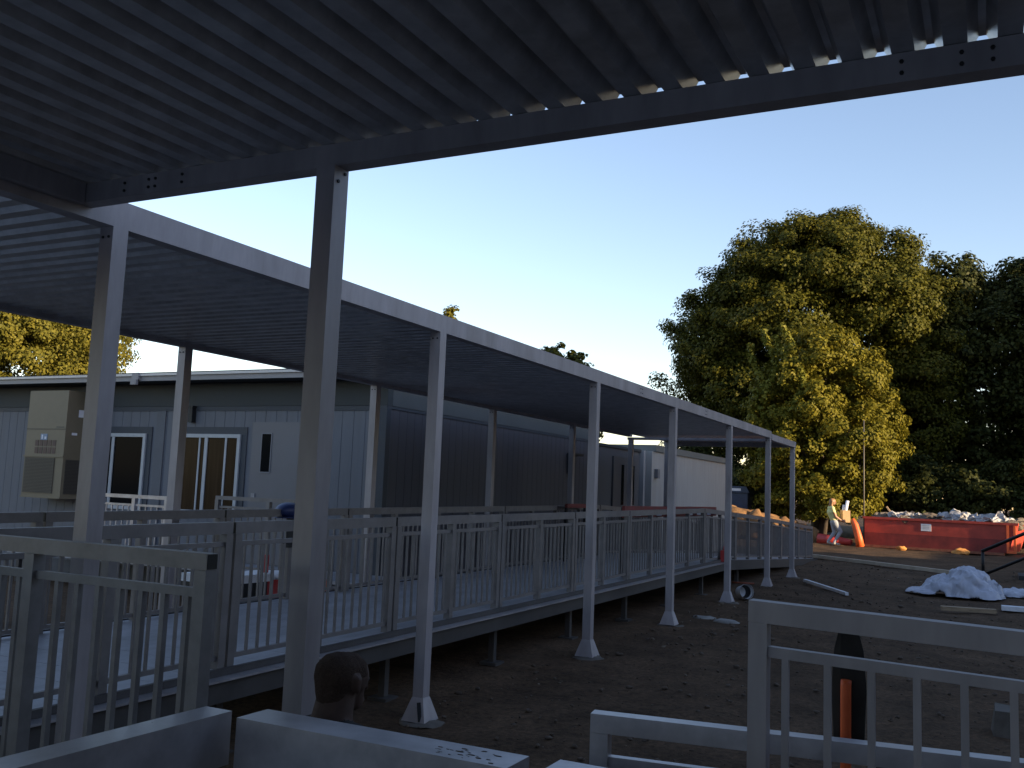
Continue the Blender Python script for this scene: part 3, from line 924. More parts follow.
plank('metal_tube', 'thin pale tube lying on the soil in the yard beyond the last canopy post', 'tube', (-3.35, 19.7), (-2.29, 17.65), 0.06, 0.05, WHITE)
plank('timber', 'long pale timber lying across the yard in front of the dumpster', 'timber', (-4.85, 27.7), (-0.75, 24.4), 0.14, 0.08, mat('pale timber', (0.42, 0.34, 0.25), 0.8, 0, 0.2, 3))
plank('white_board', 'long white board lying on the soil at the right edge of the yard', 'board', (0.1, 17.35), (2.3, 17.45), 0.2, 0.07, WHITE)
plank('broken_board', 'rough brown broken board lying left of the long white board', 'board', (-0.75, 16.6), (0.02, 16.75), 0.14, 0.06, LUMBER)
b = MB()
for x, y, r in ((-0.90, 10.55, 0.05), (-0.82, 10.62, 0.035), (-0.62, 10.55, 0.055), (-0.5, 10.6, 0.03), (-0.36, 10.5, 0.05), (-0.72, 10.72, 0.03), (-0.42, 10.66, 0.04)):
    b.box(x - r, x + r, y - r * 0.7, y + r * 0.6, gz(y) + 0.01, gz(y) + 0.02 + r * 0.5)
b.rough(0.02, 15)
tag(b.build('rubble', CONC), 'scatter of white rubble bits on the soil behind the tall railing', 'rubble', kind='stuff')
o = MB().box(-0.03, 0.13, 8.2, 8.45, gz(8.3) - 0.02, gz(8.3) + 0.2).bevel(0.04, 2).rough(0.07, 6).build('concrete_block', mat('muddy concrete', (0.11, 0.095, 0.08), 0.95, 0, 0.3, 8))
tag(o, 'broken muddy concrete lump on the soil behind the railing at the right edge', 'concrete')
o = MB().sphere((-3.6, 13.2, gz(13.2)), 0.14, (1.3, 0.8, 0.3), 2).rough(0.03, 9).build('stone', CONC)
tag(o, 'flat pale stone on the soil right of the canopy posts, nearer the posts', 'stone', 'flat stones in the yard')
o = MB().sphere((-3.22, 13.0, gz(13)), 0.16, (1.3, 0.8, 0.3), 2).rough(0.03, 8, 4).build('stone', CONC)
tag(o, 'flat pale stone on the soil right of the canopy posts, farther out in the yard', 'stone', 'flat stones in the yard')
b = MB().tube([(-4.45, 18.3, gz(18) + .04), (-4.3, 18.2, gz(18) + .05), (-4.05, 18.35, gz(18) + .04)], 0.018, 8)
tag(b.build('orange_cord', mat('dusty orange', (0.22, 0.06, 0.03), 0.8)), 'short orange cord lying on the soil by the last canopy posts', 'cord')
gcn = empty('gas_can', (-4.33, 17.2, 0.55), 'small red fuel can on the ramp edge behind the last canopy posts', 'fuel can')
MB().box(-4.34, -4.26, 16.95, 17.3, 0.665, 0.86).bevel(0.02).build('can', RED_PL, gcn)
MB().tube([(-4.30, 17.02, 0.86), (-4.30, 17.06, 0.93), (-4.30, 17.2, 0.93), (-4.30, 17.24, 0.86)], 0.014, 8).build('handle', RED_PL, gcn)

# black handrail at right
hr = empty('handrail', (-0.2, 24.2, gz(24)), 'black steel handrail sloping up to the right behind the white sheeting heap', 'handrail')
g0 = gz(24)
MB().tube([(-0.22, 24.3, g0), (-0.22, 24.3, g0 + 0.62)], 0.035, 10).build('post', STEEL_DARK, hr)
MB().tube([(1.35, 24.3, g0), (1.35, 24.3, g0 + 1.42)], 0.035, 10).build('post', STEEL_DARK, hr)
MB().tube([(-0.25, 24.3, g0 + 0.60), (2.4, 24.3, g0 + 1.98)], 0.04, 10).build('top_rail', STEEL_DARK, hr)
MB().tube([(-0.22, 24.3, g0 + 0.08), (2.4, 24.3, g0 + 1.42)], 0.035, 10).build('lower_rail', STEEL_DARK, hr)
MB().prism([(0.5, g0 - .1), (3.2, g0 - .1), (3.2, g0 + 1.0), (2.6, g0 + 1.0), (2.6, g0 + .75), (2.1, g0 + .75), (2.1, g0 + .5), (1.6, g0 + .5), (1.6, g0 + .25), (1.1, g0 + .25), (1.1, g0 + 0.1), (0.5, g0 + 0.1)], 24.5, 25.7).build('steps', mat('dark steps', (0.03, 0.03, 0.03), 0.8), hr)

# dumpster
dp = empty('dumpster', (-1.85, 34.6, gz(34.5)), 'long red open top dumpster heaped with white rubbish in front of the trees', 'dumpster', rz=math.atan2(-0.17, 0.985))
O = Vector((-3.98, 35.15, gz(34.6)))
u = Vector((0.985, -0.17, 0))
v = Vector((0.17, 0.985, 0))


def D(a, b_, z):
    return O + u * a + v * b_ + Vector((0, 0, z))


def dbox(mb_, a0, a1, b0, b1, z0, z1, mi=0, slant=0.0):
    vs = [mb_.bm.verts.new(D(a + (slant * (z - 0.05) if a == a1 else 0), b_, z)) for a in (a0, a1) for b_ in (b0, b1) for z in (z0, z1)]
    for q in ((0, 1, 3, 2), (4, 6, 7, 5), (0, 4, 5, 1), (2, 3, 7, 6), (0, 2, 6, 4), (1, 5, 7, 3)):
        mb_.bm.faces.new([vs[i] for i in q]).material_index = mi
    return mb_


LD = 4.45
b = MB()
dbox(b, 0, LD, 0, 0.06, 0.52, 0.98, slant=0.3)
dbox(b, 0, LD, 2.2, 2.26, 0.1, 0.98, slant=0.3)
dbox(b, 0, 0.06, 0.061, 2.199, 0.1, 0.98)
dbox(b, LD - 0.06, LD, 0.061, 2.199, 0.1, 0.98, slant=0.3)
dbox(b, 0.061, LD - 0.061, 0.061, 2.199, 0.1, 0.16)
b.build('body', RED, dp)
b = MB()
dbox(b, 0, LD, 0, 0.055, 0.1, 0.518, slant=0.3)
b.build('lower_side', RED_SHADE, dp)
b = MB()
dbox(b, -0.05, LD + 0.32, -0.05, 0.07, 0.982, 1.06)
dbox(b, -0.05, LD + 0.32, 2.19, 2.3, 0.982, 1.06)
b.build('top_rail', RED, dp)
b = MB()
dbox(b, 0.0, LD - 0.1, -0.03, 0.08, 0.02, 0.098)
b.build('skid_rail', mat('rusty rail', (0.25, 0.09, 0.05), 0.8, 0, 0.3, 6), dp)
for a in (LD - 0.02, LD + 0.18):
    b = MB()
    dbox(b, a, a + 0.07, -0.06, -0.002, 0.175, 0.98)
    b.build('end_rib', ORANGE, dp)  # bright orange stands in for sunlit red at this end
b = MB()
dbox(b, LD - 0.02, LD + 0.25, -0.07, -0.003, 0.10, 0.17)
b.build('latch', ORANGE, dp)  # same painted sunlight as the ribs
b = MB()
dbox(b, 1.85, 2.17, -0.012, -0.002, 0.66, 0.90)
sg = b.build('placard', WHITE, dp)
b = MB()
for zz in (0.73, 0.78, 0.83):
    dbox(b, 1.90, 2.12, -0.015, -0.0125, zz, zz + 0.018)
b.build('faded_lettering', mat('faded print', (0.40, 0.40, 0.42), 0.6), sg)
b = MB()
gg = random.Random(4)
for i in range(9):
    a = 0.5 + 4.2 * gg.random()
    b.sphere(D(a, 0.4 + 1.4 * gg.random(), 0.92 + 0.10 * gg.random()), 0.30 + 0.2 * gg.random(), (1.5, 1, 0.45), 4)
b.rough(0.16, 3.0).rough(0.09, 9).rough(0.05, 22)
for f in b.bm.faces:
    f.smooth = False
tag(b.build('rubbish', [mat('mixed rubbish', (0.11, 0.092, 0.076), 0.85, 0, 0.55, 5)]), 'heaped mixed rubbish filling the red dumpster', 'rubbish', kind='stuff')
for i, (a, zz, r, lab) in enumerate(((1.2, 1.12, 0.30, 'crumpled white sheet near the left end of the dumpster heap'), (2.9, 1.12, 0.40, 'crumpled white sheet in the middle of the dumpster heap'), (3.9, 1.10, 0.42, 'crumpled white sheet near the right end of the dumpster heap'))):
    p = D(a, 0.55, zz)
    b = MB().sphere(p, r, (1.5, 1, 0.36), 4).rough(0.20, 4.0, i).rough(0.12, 9, i).rough(0.05, 20, i)
    for f in b.bm.faces:
        f.smooth = False
    tag(b.build('plastic_sheet', mat('dull white film', (0.34, 0.34, 0.36), 0.5, 0, 0.3, 9)), lab, 'sheeting', 'white sheets on the dumpster heap')
tag(MB().bar(D(0.95, 0.5, 0.95), D(0.62, 0.45, 1.42), 0.12, 0.05).build('plank', LUMBER), 'short brown plank sticking up from the left end of the dumpster', 'plank')
for x, y, s, lab in ((-2.75, 34.45, 0.13, 'crumpled orange scrap on the dirt under the left half of the dumpster side'), (-0.95, 34.1, 0.2, 'larger yellow orange scrap on the dirt under the dumpster middle')):
    o = MB().sphere((x, y, gz(y) + 0.06), s, (1.3, 0.7, 0.6), 3).rough(0.06, 9).build('scrap', mat('orange scrap', (0.55, 0.24, 0.06), 0.7, 0, 0.2, 8))
    tag(o, lab, 'scrap', 'scraps beside the dumpster')

# pole, stake, orange fence rolls
tag(MB().tube([(-4.15, 36.5, gz(36)), (-4.15, 36.5, gz(36) + 4.5)], 0.024, 8).build('steel_pole', mat('galvanised pole', (0.10, 0.09, 0.08), 0.6, 0.2)), 'thin tall steel pole at the left end of the dumpster', 'pole')
tag(MB().tube([(-6.0, 33.0, gz(33)), (-6.02, 33.0, gz(33) + 1.2)], 0.03, 8).build('wooden_stake', LUMBER), 'short pale wooden stake beyond the foot of the ramp', 'stake')
b = MB().tube([(-4.06, 34.6, gz(35) + 0.02), (-4.12, 34.6, gz(35) + 0.35), (-4.23, 34.62, gz(35) + 0.75), (-4.31, 34.65, gz(35) + 0.95)], [0.14, 0.125, 0.10, 0.07], 16).rough(0.03, 6)
tag(b.build('fence_roll', ORANGE), 'bright orange plastic roll leaning upright beside the thin steel pole', 'roll', 'orange plastic rolls')
b = MB().tube([(-5.60, 35.5, gz(36) + 0.17), (-5.05, 35.5, gz(36) + 0.15), (-4.70, 35.48, gz(36) + 0.13), (-4.45, 35.45, gz(36) + 0.10)], [0.19, 0.16, 0.13, 0.11], 16).rough(0.03, 6)
tag(b.build('fence_roll', RED_PL), 'red orange plastic roll lying flat on the ground behind the walking person', 'roll', 'orange plastic rolls')

# sunlit spoil heap and navy bin behind the ramp end
b = MB()
for i in range(16):
    t = i / 15
    b.sphere((-9.9 + 3.6 * t, 36.6 + 0.5 * math.sin(i * 2.1), gz(36) + 0.65 - 0.5 * t), 0.75 - 0.28 * t, (1.1, 0.9, 1.0), 3)
b.rough(0.22, 2.2).rough(0.08, 7)
tag(b.build('spoil_heap', mat('sandy spoil', (0.20, 0.105, 0.042), 0.9, 0, 0.5, 4, 0.4, 12)), 'sunlit orange brown spoil heap behind the far foot of the ramp', 'heap')
nb = empty('navy_bin', (-9.6, 38.9, gz(39)), 'dark navy waste bin standing behind the sunlit spoil heap', 'bin')
MB().box(-10.3, -8.75, 38.3, 39.6, gz(39), 2.05).bevel(0.04).build('body', NAVY, nb)
MB().prism([(-10.38, 2.052), (-8.66, 2.052), (-8.78, 2.30), (-10.3, 2.34)], 38.22, 39.68).build('lid', NAVY, nb)
MB().box(-9.5, -9.0, 38.21, 38.219, 2.12, 2.22).build('lid_sticker', PAPER, nb)


# ------------------------------------------------------------------ people
def remeshed(name, prims, voxel, mats, parent=None, smooth=4):
    """prims: (p0, p1, r0, r1, material index); one continuous surface"""
    V, Fc = ico(2)
    co, fs = [], []
    segs = []
    for p0, p1, r0, r1, mi in prims:
        p0, p1 = Vector(p0), Vector(p1)
        L = (p1 - p0).length
        n = max(1, int(L / (0.3 * min(r0, r1))))
        for i in range(n + 1):
            t = i / n
            fs.append(Fc + len(V) * len(co))
            co.append(V * (r0 + (r1 - r0) * t) + np.array(p0.lerp(p1, t)))
        segs.append((p0, p1, r0, r1, mi))
    me = mesh_np(name, np.concatenate(co), np.concatenate(fs))
    o = bpy.data.objects.new(name, me)
    link(o)
    md = o.modifiers.new('r', 'REMESH'); md.mode = 'VOXEL'; md.voxel_size = voxel
    sm = o.modifiers.new('s', 'SMOOTH'); sm.iterations = smooth; sm.factor = 0.5
    dg = bpy.context.evaluated_depsgraph_get()
    me2 = bpy.data.meshes.new_from_object(o.evaluated_get(dg))
    o.modifiers.clear()
    o.data = me2
    me2.name = name
    for m_ in mats:
        me2.materials.append(m_)
    P0 = np.array([s[0] for s in segs]); P1 = np.array([s[1] for s in segs])
    R0 = np.array([s[2] for s in segs]); R1 = np.array([s[3] for s in segs]); MI = np.array([s[4] for s in segs])
    cs = np.zeros(len(me2.polygons) * 3)
    me2.polygons.foreach_get('center', cs)
    cs = cs.reshape(-1, 3)
    dd = P1 - P0
    l2 = np.maximum((dd ** 2).sum(1), 1e-9)
    t = np.clip(((cs[:, None] - P0) * dd).sum(2) / l2, 0, 1)
    q = P0 + t[..., None] * dd
    dist = np.linalg.norm(cs[:, None] - q, axis=2) - (R0 + (R1 - R0) * t)
    me2.polygons.foreach_set('material_index', MI[np.argmin(dist, 1)].astype(np.int32))
    me2.polygons.foreach_set('use_smooth', np.ones(len(me2.polygons), dtype=bool))
    if parent:
        o.parent = parent
    return o


def hand(prims, wrist, direc, palm_n, side, s, mi):
    """palm, four unequal bent fingers and a thumb"""
    d = Vector(direc).normalized()
    n = Vector(palm_n).normalized()
    w = d.cross(n).normalized() * side
    p = Vector(wrist)
    for k in (-1, -0.33, 0.33, 1):
        prims.append((p + w * 0.022 * k * s, p + d * 0.085 * s + w * 0.030 * k * s, 0.013 * s, 0.012 * s, mi))
    for k, L in ((-1, 0.062), (-0.33, 0.074), (0.33, 0.08), (1, 0.068)):
        a = p + d * 0.088 * s + w * 0.030 * k * s
        m1 = a + (d * 0.85 + n * 0.5) * L * 0.5 * s
        e = m1 + (d * 0.4 + n * 0.9) * L * 0.5 * s
        prims.append((a, m1, 0.0095 * s, 0.009 * s, mi))
        prims.append((m1, e, 0.009 * s, 0.0075 * s, mi))
    a = p + d * 0.03 * s + w * 0.03 * s
    m1 = a + (w * 0.8 + d * 0.6 + n * 0.3) * 0.038 * s
    prims.append((a, m1, 0.012 * s, 0.0105 * s, mi))
    prims.append((m1, m1 + (d * 0.8 + n * 0.5) * 0.03 * s, 0.0105 * s, 0.0085 * s, mi))


def head(prims, c, f, s, mi):
    """skull, jaw, nose, brow, ears; f = facing direction (horizontal), c = skull centre"""
    f = Vector(f).normalized()
    c = Vector(c)
    up = Vector((0, 0, 1))
    l = up.cross(f)
    prims += [(c - f * 0.03 * s + up * 0.015 * s, c + f * 0.025 * s + up * 0.012 * s, 0.083 * s, 0.078 * s, mi),
              (c - f * 0.045 * s - up * 0.01 * s, c - f * 0.02 * s - up * 0.035 * s, 0.068 * s, 0.06 * s, mi),
              (c + f * 0.03 * s - up * 0.03 * s, c + f * 0.055 * s - up * 0.075 * s, 0.058 * s, 0.040 * s, mi),
              (c + f * 0.10 * s - up * 0.005 * s, c + f * 0.118 * s - up * 0.035 * s, 0.009 * s, 0.013 * s, mi),
              (c + f * 0.088 * s - up * 0.074 * s + l * 0.016 * s, c + f * 0.088 * s - up * 0.074 * s - l * 0.016 * s, 0.010 * s, 0.010 * s, mi)]
    for k in (-1, 1):
        e = c + l * 0.083 * s * k - f * 0.008 * s
        prims.append((e + up * 0.012 * s, e - up * 0.03 * s, 0.014 * s, 0.009 * s, mi))
        prims.append((e + up * 0.018 * s - f * 0.014 * s + l * k * 0.006 * s, e - up * 0.012 * s - f * 0.012 * s + l * k * 0.004 * s, 0.010 * s, 0.008 * s, mi))
        prims.append((c + l * 0.032 * s * k + f * 0.083 * s + up * 0.022 * s, c + l * 0.015 * s * k + f * 0.09 * s + up * 0.022 * s, 0.013 * s, 0.012 * s, mi))


def eyes(c, f, s, parent):
    f = Vector(f).normalized(); c = Vector(c); up = Vector((0, 0, 1)); l = up.cross(f)
    for k in (-1, 1):
        e = c + l * 0.032 * s * k + f * 0.088 * s + up * 0.0 * s
        MB().sphere(e, 0.011 * s, sub=2).build('eye', mat('eye', (0.05, 0.04, 0.035), 0.2), parent)


# walking person with a box, facing the right of the picture
F = Vector((0.90, 0.44, 0)).normalized()
Lf = Vector((0, 0, 1)).cross(F)                      # the person's left
U = Vector((0, 0, 1))
base = Vector((-4.98, 34.75, gz(34.75) + 0.02))


def Q(f, l, z):
    return base + F * f + Lf * l + U * z


pr_ = []
SK, SH, JN, SO = 0, 1, 2, 3
hips = Q(0.06, 0, 0.78)
chest = Q(-0.06, 0, 1.22)
pr_ += [(Q(0.05, -0.07, 0.80), Q(0.05, 0.07, 0.80), 0.115, 0.115, JN),
        (Q(0.045, -0.05, 0.88), Q(-0.05, -0.06, 1.14), 0.115, 0.135, SH), (Q(0.045, 0.05, 0.88), Q(-0.05, 0.06, 1.14), 0.115, 0.135, SH),
        (Q(-0.06, -0.12, 1.27), Q(-0.06, 0.12, 1.27), 0.085, 0.085, SH), (Q(-0.055, 0, 1.28), Q(-0.035, 0, 1.42), 0.058, 0.05, SK)]
# legs, mid stride with bent knees
pr_ += [(Q(0.07, -0.09, 0.76), Q(0.24, -0.10, 0.47), 0.105, 0.072, JN), (Q(0.24, -0.10, 0.47), Q(0.03, -0.10, 0.11), 0.070, 0.048, JN),
        (Q(0.02, -0.10, 0.07), Q(0.20, -0.11, 0.035), 0.045, 0.035, SO),
        (Q(0.05, 0.09, 0.76), Q(0.10, 0.10, 0.44), 0.105, 0.072, JN), (Q(0.10, 0.10, 0.44), Q(-0.12, 0.10, 0.13), 0.070, 0.048, JN),
        (Q(-0.13, 0.10, 0.08), Q(0.03, 0.11, 0.035), 0.045, 0.035, SO)]
for k in (-1, 1):
    pr_ += [(Q(-0.06, 0.19 * k, 1.27), Q(-0.03, 0.205 * k, 1.17), 0.068, 0.060, SH),
            (Q(-0.03, 0.205 * k, 1.17), Q(0.04, 0.21 * k, 0.99), 0.047, 0.042, SK),
            (Q(0.04, 0.21 * k, 0.99), Q(0.24, 0.19 * k, 0.86), 0.041, 0.030, SK)]
    hand(pr_, Q(0.25, 0.19 * k, 0.855), F * 0.9 - U * 0.35 - Lf * k * 0.15, U * 0.5 - Lf * k * 0.8, -k, 1.0, SK)
hc = Q(0.0, 0, 1.50)
head(pr_, hc, F * 0.98 - Lf * 0.1, 1.0, SK)
pe = empty('person', (base.x, base.y, base.z), 'person in a lime shirt and pale jeans carrying a cardboard box past the orange rolls', 'person')
body = remeshed('body', pr_, 0.011, [SKIN, SHIRT_Y, JEANS, SHOE])
body.data.transform(Matrix.Translation(-base)); body.parent = pe
hp = [(hc + U * 0.035 - F * 0.03, hc + U * 0.03 + F * 0.03, 0.088, 0.08, 0), (hc - F * 0.06, hc - F * 0.095 - U * 0.17, 0.07, 0.04, 0)]
for k in (-1, 1):
    hp.append((hc + Lf * 0.055 * k - F * 0.03 + U * 0.01, hc + Lf * 0.06 * k - F * 0.06 - U * 0.14, 0.042, 0.03, 0))
hair = remeshed('hair', hp, 0.011, [HAIR_BL])
hair.data.transform(Matrix.Translation(-base)); hair.parent = pe
eyes(hc, F * 0.98 - Lf * 0.1, 1.0, pe)
# the box is held in the arms: its own thing
cb = empty('cardboard_box', tuple(Q(0.42, 0, 0.86)), 'open cardboard box held in the arms of the walking person', 'box')
bc = MB()


def qbox(m_, f0, f1, l0, l1, z0, z1):
    vs = [m_.bm.verts.new(Q(f, l, z)) for f in (f0, f1) for l in (l0, l1) for z in (z0, z1)]
    for q in ((0, 1, 3, 2), (4, 6, 7, 5), (0, 4, 5, 1), (2, 3, 7, 6), (0, 2, 6, 4), (1, 5, 7, 3)):
        m_.bm.faces.new([vs[i] for i in q])


qbox(bc, 0.30, 0.305, -0.155, 0.155, 0.80, 1.21)
qbox(bc, 0.555, 0.56, -0.155, 0.155, 0.80, 1.21)
qbox(bc, 0.306, 0.554, -0.155, -0.15, 0.80, 1.21)
qbox(bc, 0.306, 0.554, 0.15, 0.155, 0.80, 1.21)
qbox(bc, 0.306, 0.554, -0.149, 0.149, 0.80, 0.806)
bc.build('carton', CARD, cb)
pp = empty('paper_roll', tuple(Q(0.4, 0, 1.1)), 'white rolls of paper sticking out of the carried cardboard box', 'paper')
MB().tube([Q(0.36, -0.04, 0.82), Q(0.50, -0.06, 1.55)], [0.055, 0.055], 14).build('sheet', PAPER, pp)
MB().tube([Q(0.34, 0.05, 0.82), Q(0.42, 0.06, 1.40)], [0.05, 0.05], 14).build('sheet', PAPER, pp)

# man kneeling behind the middle beam, seen from behind
hc = Vector((-2.008, 2.75, 1.100))
fd = Vector((0.14, 0.98, -0.06)).normalized()
rt_ = Vector((fd.y, -fd.x, 0)).normalized()
pr_ = []
B0 = Vector((hc.x - 0.02, hc.y - 0.06, 0))


def K(f, r, z):
    return Vector((hc.x, hc.y, 0)) + Vector((fd.x, fd.y, 0)) * f + rt_ * r + U * z


head(pr_, hc, fd, 0.97, SK)
pr_ += [(K(-0.03, 0, 1.05), K(-0.05, 0, 0.94), 0.066, 0.078, SK),
        (K(-0.06, -0.14, 0.88), K(-0.06, 0.14, 0.88), 0.07, 0.07, 1),
        (K(-0.05, -0.03, 0.93), K(-0.05, 0.03, 0.93), 0.066, 0.066, 1),
        (K(-0.06, -0.07, 0.84), K(-0.05, -0.06, 0.58), 0.145, 0.125, 1), (K(-0.06, 0.07, 0.84), K(-0.05, 0.06, 0.58), 0.145, 0.125, 1),
        (K(-0.04, -0.08, 0.50), K(-0.04, 0.08, 0.50), 0.13, 0.13, 2)]
for k in (-1, 1):
    pr_ += [(K(-0.03, 0.10 * k, 0.46), K(0.12, 0.13 * k, 0.10), 0.095, 0.065, 2), (K(0.12, 0.13 * k, 0.10), K(-0.28, 0.13 * k, 0.09), 0.065, 0.045, 2),
            (K(-0.30, 0.13 * k, 0.08), K(-0.38, 0.13 * k, 0.06), 0.042, 0.038, 3),
            (K(-0.06, 0.21 * k, 0.88), K(0.02, 0.25 * k, 0.62), 0.066, 0.05, 1), (K(0.02, 0.25 * k, 0.62), K(0.22, 0.17 * k, 0.50), 0.044, 0.032, SK)]
    hand(pr_, K(0.23, 0.165 * k, 0.495), fd * 0.9 - U * 0.25, -U, k, 1.0, SK)
km = empty('person', (hc.x, hc.y, gz(2.5)), 'man with cropped dark hair kneeling behind the middle beam, his back turned', 'person')
body = remeshed('body', pr_, 0.007, [SKIN_D, SHIRT_K, TROUSER, BLACK], smooth=5)
body.data.transform(Matrix.Translation(-km.location)); body.parent = km
hp = [(hc - fd * 0.031 + U * 0.016, hc + fd * 0.018 + U * 0.018, 0.0822, 0.0765, 0), (hc - fd * 0.046 - U * 0.006, hc - fd * 0.024 - U * 0.024, 0.0672, 0.062, 0), (hc - fd * 0.046 - U * 0.03, hc - fd * 0.044 - U * 0.062, 0.0640, 0.0575, 0)]
hair = remeshed('hair', hp, 0.006, [HAIR_BK])
hair.data.transform(Matrix.Translation(-km.location)); hair.parent = km
eyes(hc, fd, 0.97, km)


# ------------------------------------------------------------------ trees
def leaves(clumps, per, size, rs, seed, flat=0.35):
    """clumps: (n,4) centre and radius; kite shaped leaves; returns a mesh"""
    g = np.random.default_rng(seed)
    n = len(clumps) * per
    c = np.repeat(clumps[:, :3], per, 0)
    r = np.repeat(clumps[:, 3], per, 0)
    d = g.normal(size=(n, 3))
    d /= np.linalg.norm(d, axis=1)[:, None]
    lo = np.repeat(clumps[:, 4:7], per, 0) if clumps.shape[1] == 7 else d
    rad = r * g.random(n) ** 0.45
    p = c + d * rad[:, None] * np.array([1, 1, 0.72])
    nrm = d * 0.60 + lo * 0.55 + g.normal(size=(n, 3)) * 0.36 + np.array([0, 0, flat])
    nrm /= np.linalg.norm(nrm, axis=1)[:, None]
    t = np.cross(nrm, g.normal(size=(n, 3)))
    t /= np.linalg.norm(t, axis=1)[:, None]
    s = np.cross(nrm, t)
    L = (size * (0.7 + 0.6 * g.random(n)))[:, None]
    droop = np.array([0, 0, -0.12])
    v0 = p - t * L * 0.5
    v1 = p + s * L * 0.36 + nrm * L * 0.08
    v2 = p + t * L * 0.55 + droop * L
    v3 = p - s * L * 0.36 + nrm * L * 0.08
    co = np.stack([v0, v1, v2, v3], 1).reshape(-1, 3)
    f = np.arange(n * 4).reshape(n, 4)
    return co, f


def lobe_clumps(lobes, dens, rmin, rmax, seed, inner=0.25):
    g = np.random.default_rng(seed)
    out = []
    for (x, y, z, rx, ry, rz) in lobes:
        area = 4 * math.pi * ((rx * ry) ** 1.6 / 3 + (rx * rz) ** 1.6 / 3 + (ry * rz) ** 1.6 / 3) ** (1 / 1.6)
        n = max(6, int(area * dens))
        d = g.normal(size=(n, 3))
        d /= np.linalg.norm(d, axis=1)[:, None]
        rad = np.where(g.random(n) < inner, 0.45 + 0.4 * g.random(n), 0.86 + 0.22 * g.random(n))
        p = np.array([x, y, z]) + d * rad[:, None] * np.array([rx, ry, rz])
        out.append(np.concatenate([p, (rmin + (rmax - rmin) * g.random(n))[:, None], d], 1))
    return np.concatenate(out)


def tree(name, label, cat, foot, height, trunk_r, lobes, m, dens, per, leaf, seed, group=None, rmin=0.4, rmax=0.85, sprigs=(), zmin=0.4, vines=None):
    fx, fy = foot
    o = empty(name, (fx, fy, gz(fy)), label, cat, group)
    b = MB()
    g = random.Random(seed)
    top = height * 0.75
    pts = [(fx + 0.15 * math.sin(i * 1.3 + seed), fy + 0.12 * math.cos(i * 1.7), gz(fy) - 0.1 + top * i / 7) for i in range(8)]
    b.tube(pts, [trunk_r * (1.25 if i == 0 else 1 - 0.11 * i) for i in range(8)], 10)
    for i, (x, y, z, rx, ry, rz) in enumerate(lobes[:14]):
        h = min(max(0.25 * top, (z - gz(fy)) * 0.55), top * 0.95)
        k = min(7, max(0, int(7 * h / top)))
        s = Vector(pts[k])
        e = Vector((x, y, z))
        mid = s.lerp(e, 0.5) + Vector((0, 0, 0.12 * (e - s).length))
        b.tube([s, s.lerp(mid, 0.5) + Vector((0, 0, .1)), mid, e], [trunk_r * 0.42, trunk_r * 0.33, trunk_r * 0.22, trunk_r * 0.08], 6)
    b.build('trunk', BARK, o)
    cl = lobe_clumps(lobes, dens, rmin, rmax, seed)
    if len(sprigs):
        sgs = np.array(sprigs, dtype=float)
        cl = np.concatenate([cl, np.concatenate([sgs, np.tile([-0.6, -0.6, 0.5], (len(sgs), 1))], 1)])
    cl = cl[cl[:, 2] > gz(fy) + zmin]
    co, f = leaves(cl, per, leaf, 0, seed + 1)
    co -= np.array([fx, fy, gz(fy)])
    me = mesh_np('crown', co, f)
    me.materials.append(m)
    link(bpy.data.objects.new('crown', me), o)
    if vines:
        co, f = leaves(np.array(vines), 26, 0.17, 0, seed + 5)
        co -= np.array([fx, fy, gz(fy)])
        me = mesh_np('vine', co, f)
        me.materials.append(LEAF_VINE)
        link(bpy.data.objects.new('vine', me), o)
    return o


def scatter_lobes(c, r, n, rl, seed, keep=None):
    """lobes on the skin of a big ellipsoid so the outline is uneven"""
    g = np.random.default_rng(seed)
    out = [(c[0], c[1], c[2], r[0] * 0.80, r[1] * 0.80, r[2] * 0.80)]
    for i in range(n):
        ph = i * 2.39996 + 0.5 * g.random()
        zz = -0.85 + 1.85 * (i + 0.5) / n
        rr = math.sqrt(max(0, 1 - min(1, zz * zz)))
        k = 0.80 + 0.08 * g.random()
        q = rl * (0.75 + 0.5 * g.random())
        out.append((c[0] + r[0] * k * rr * math.cos(ph), c[1] + r[1] * k * rr * math.sin(ph), c[2] + r[2] * k * zz * 0.98, q, q, q * 0.85))
    return out


# big round maple: crown spans pixels 660-945
sg = [(-14.3, 44.8, 10.2, 0.55), (-13.9, 44.9, 9.9, 0.6), (-13.4, 45.1, 9.6, 0.6), (-14.7, 44.6, 7.5, 0.6), (-14.2, 44.8, 7.1, 0.7), (-13.6, 45, 6.7, 0.8), (-15.0, 44.6, 6.6, 0.5),
      (-14.9, 44.8, 6.0, 0.7), (-14.0, 45.2, 5.6, 0.8), (-13.2, 45, 8.2, 0.7)]
lob = scatter_lobes((-7.7, 47.0, 9.1), (6.3, 5.4, 6.4), 54, 1.6, 11)
lob += [(-12.0, 46.5, 5.2, 2.2, 2.0, 2.2), (-12.4, 46.3, 8.4, 1.7, 1.8, 1.8), (-11.2, 46.6, 12.0, 1.6, 1.6, 1.4), (-7.0, 46.8, 14.8, 2.2, 2.0, 1.0), (-3.2, 47, 5.5, 2.2, 2.2, 2.6), (-9.5, 45.5, 3.0, 2.4, 1.8, 2.0), (-5.0, 46, 3.0, 2.6, 1.8, 2.2)]
tree('maple_tree', 'huge round crowned maple, tallest tree of the yard, its upper crown lit golden', 'tree', (-7.4, 47.4), 15, 0.42, lob, LEAF_MAIN, 1.15, 200, 0.145, 21, sprigs=sg)

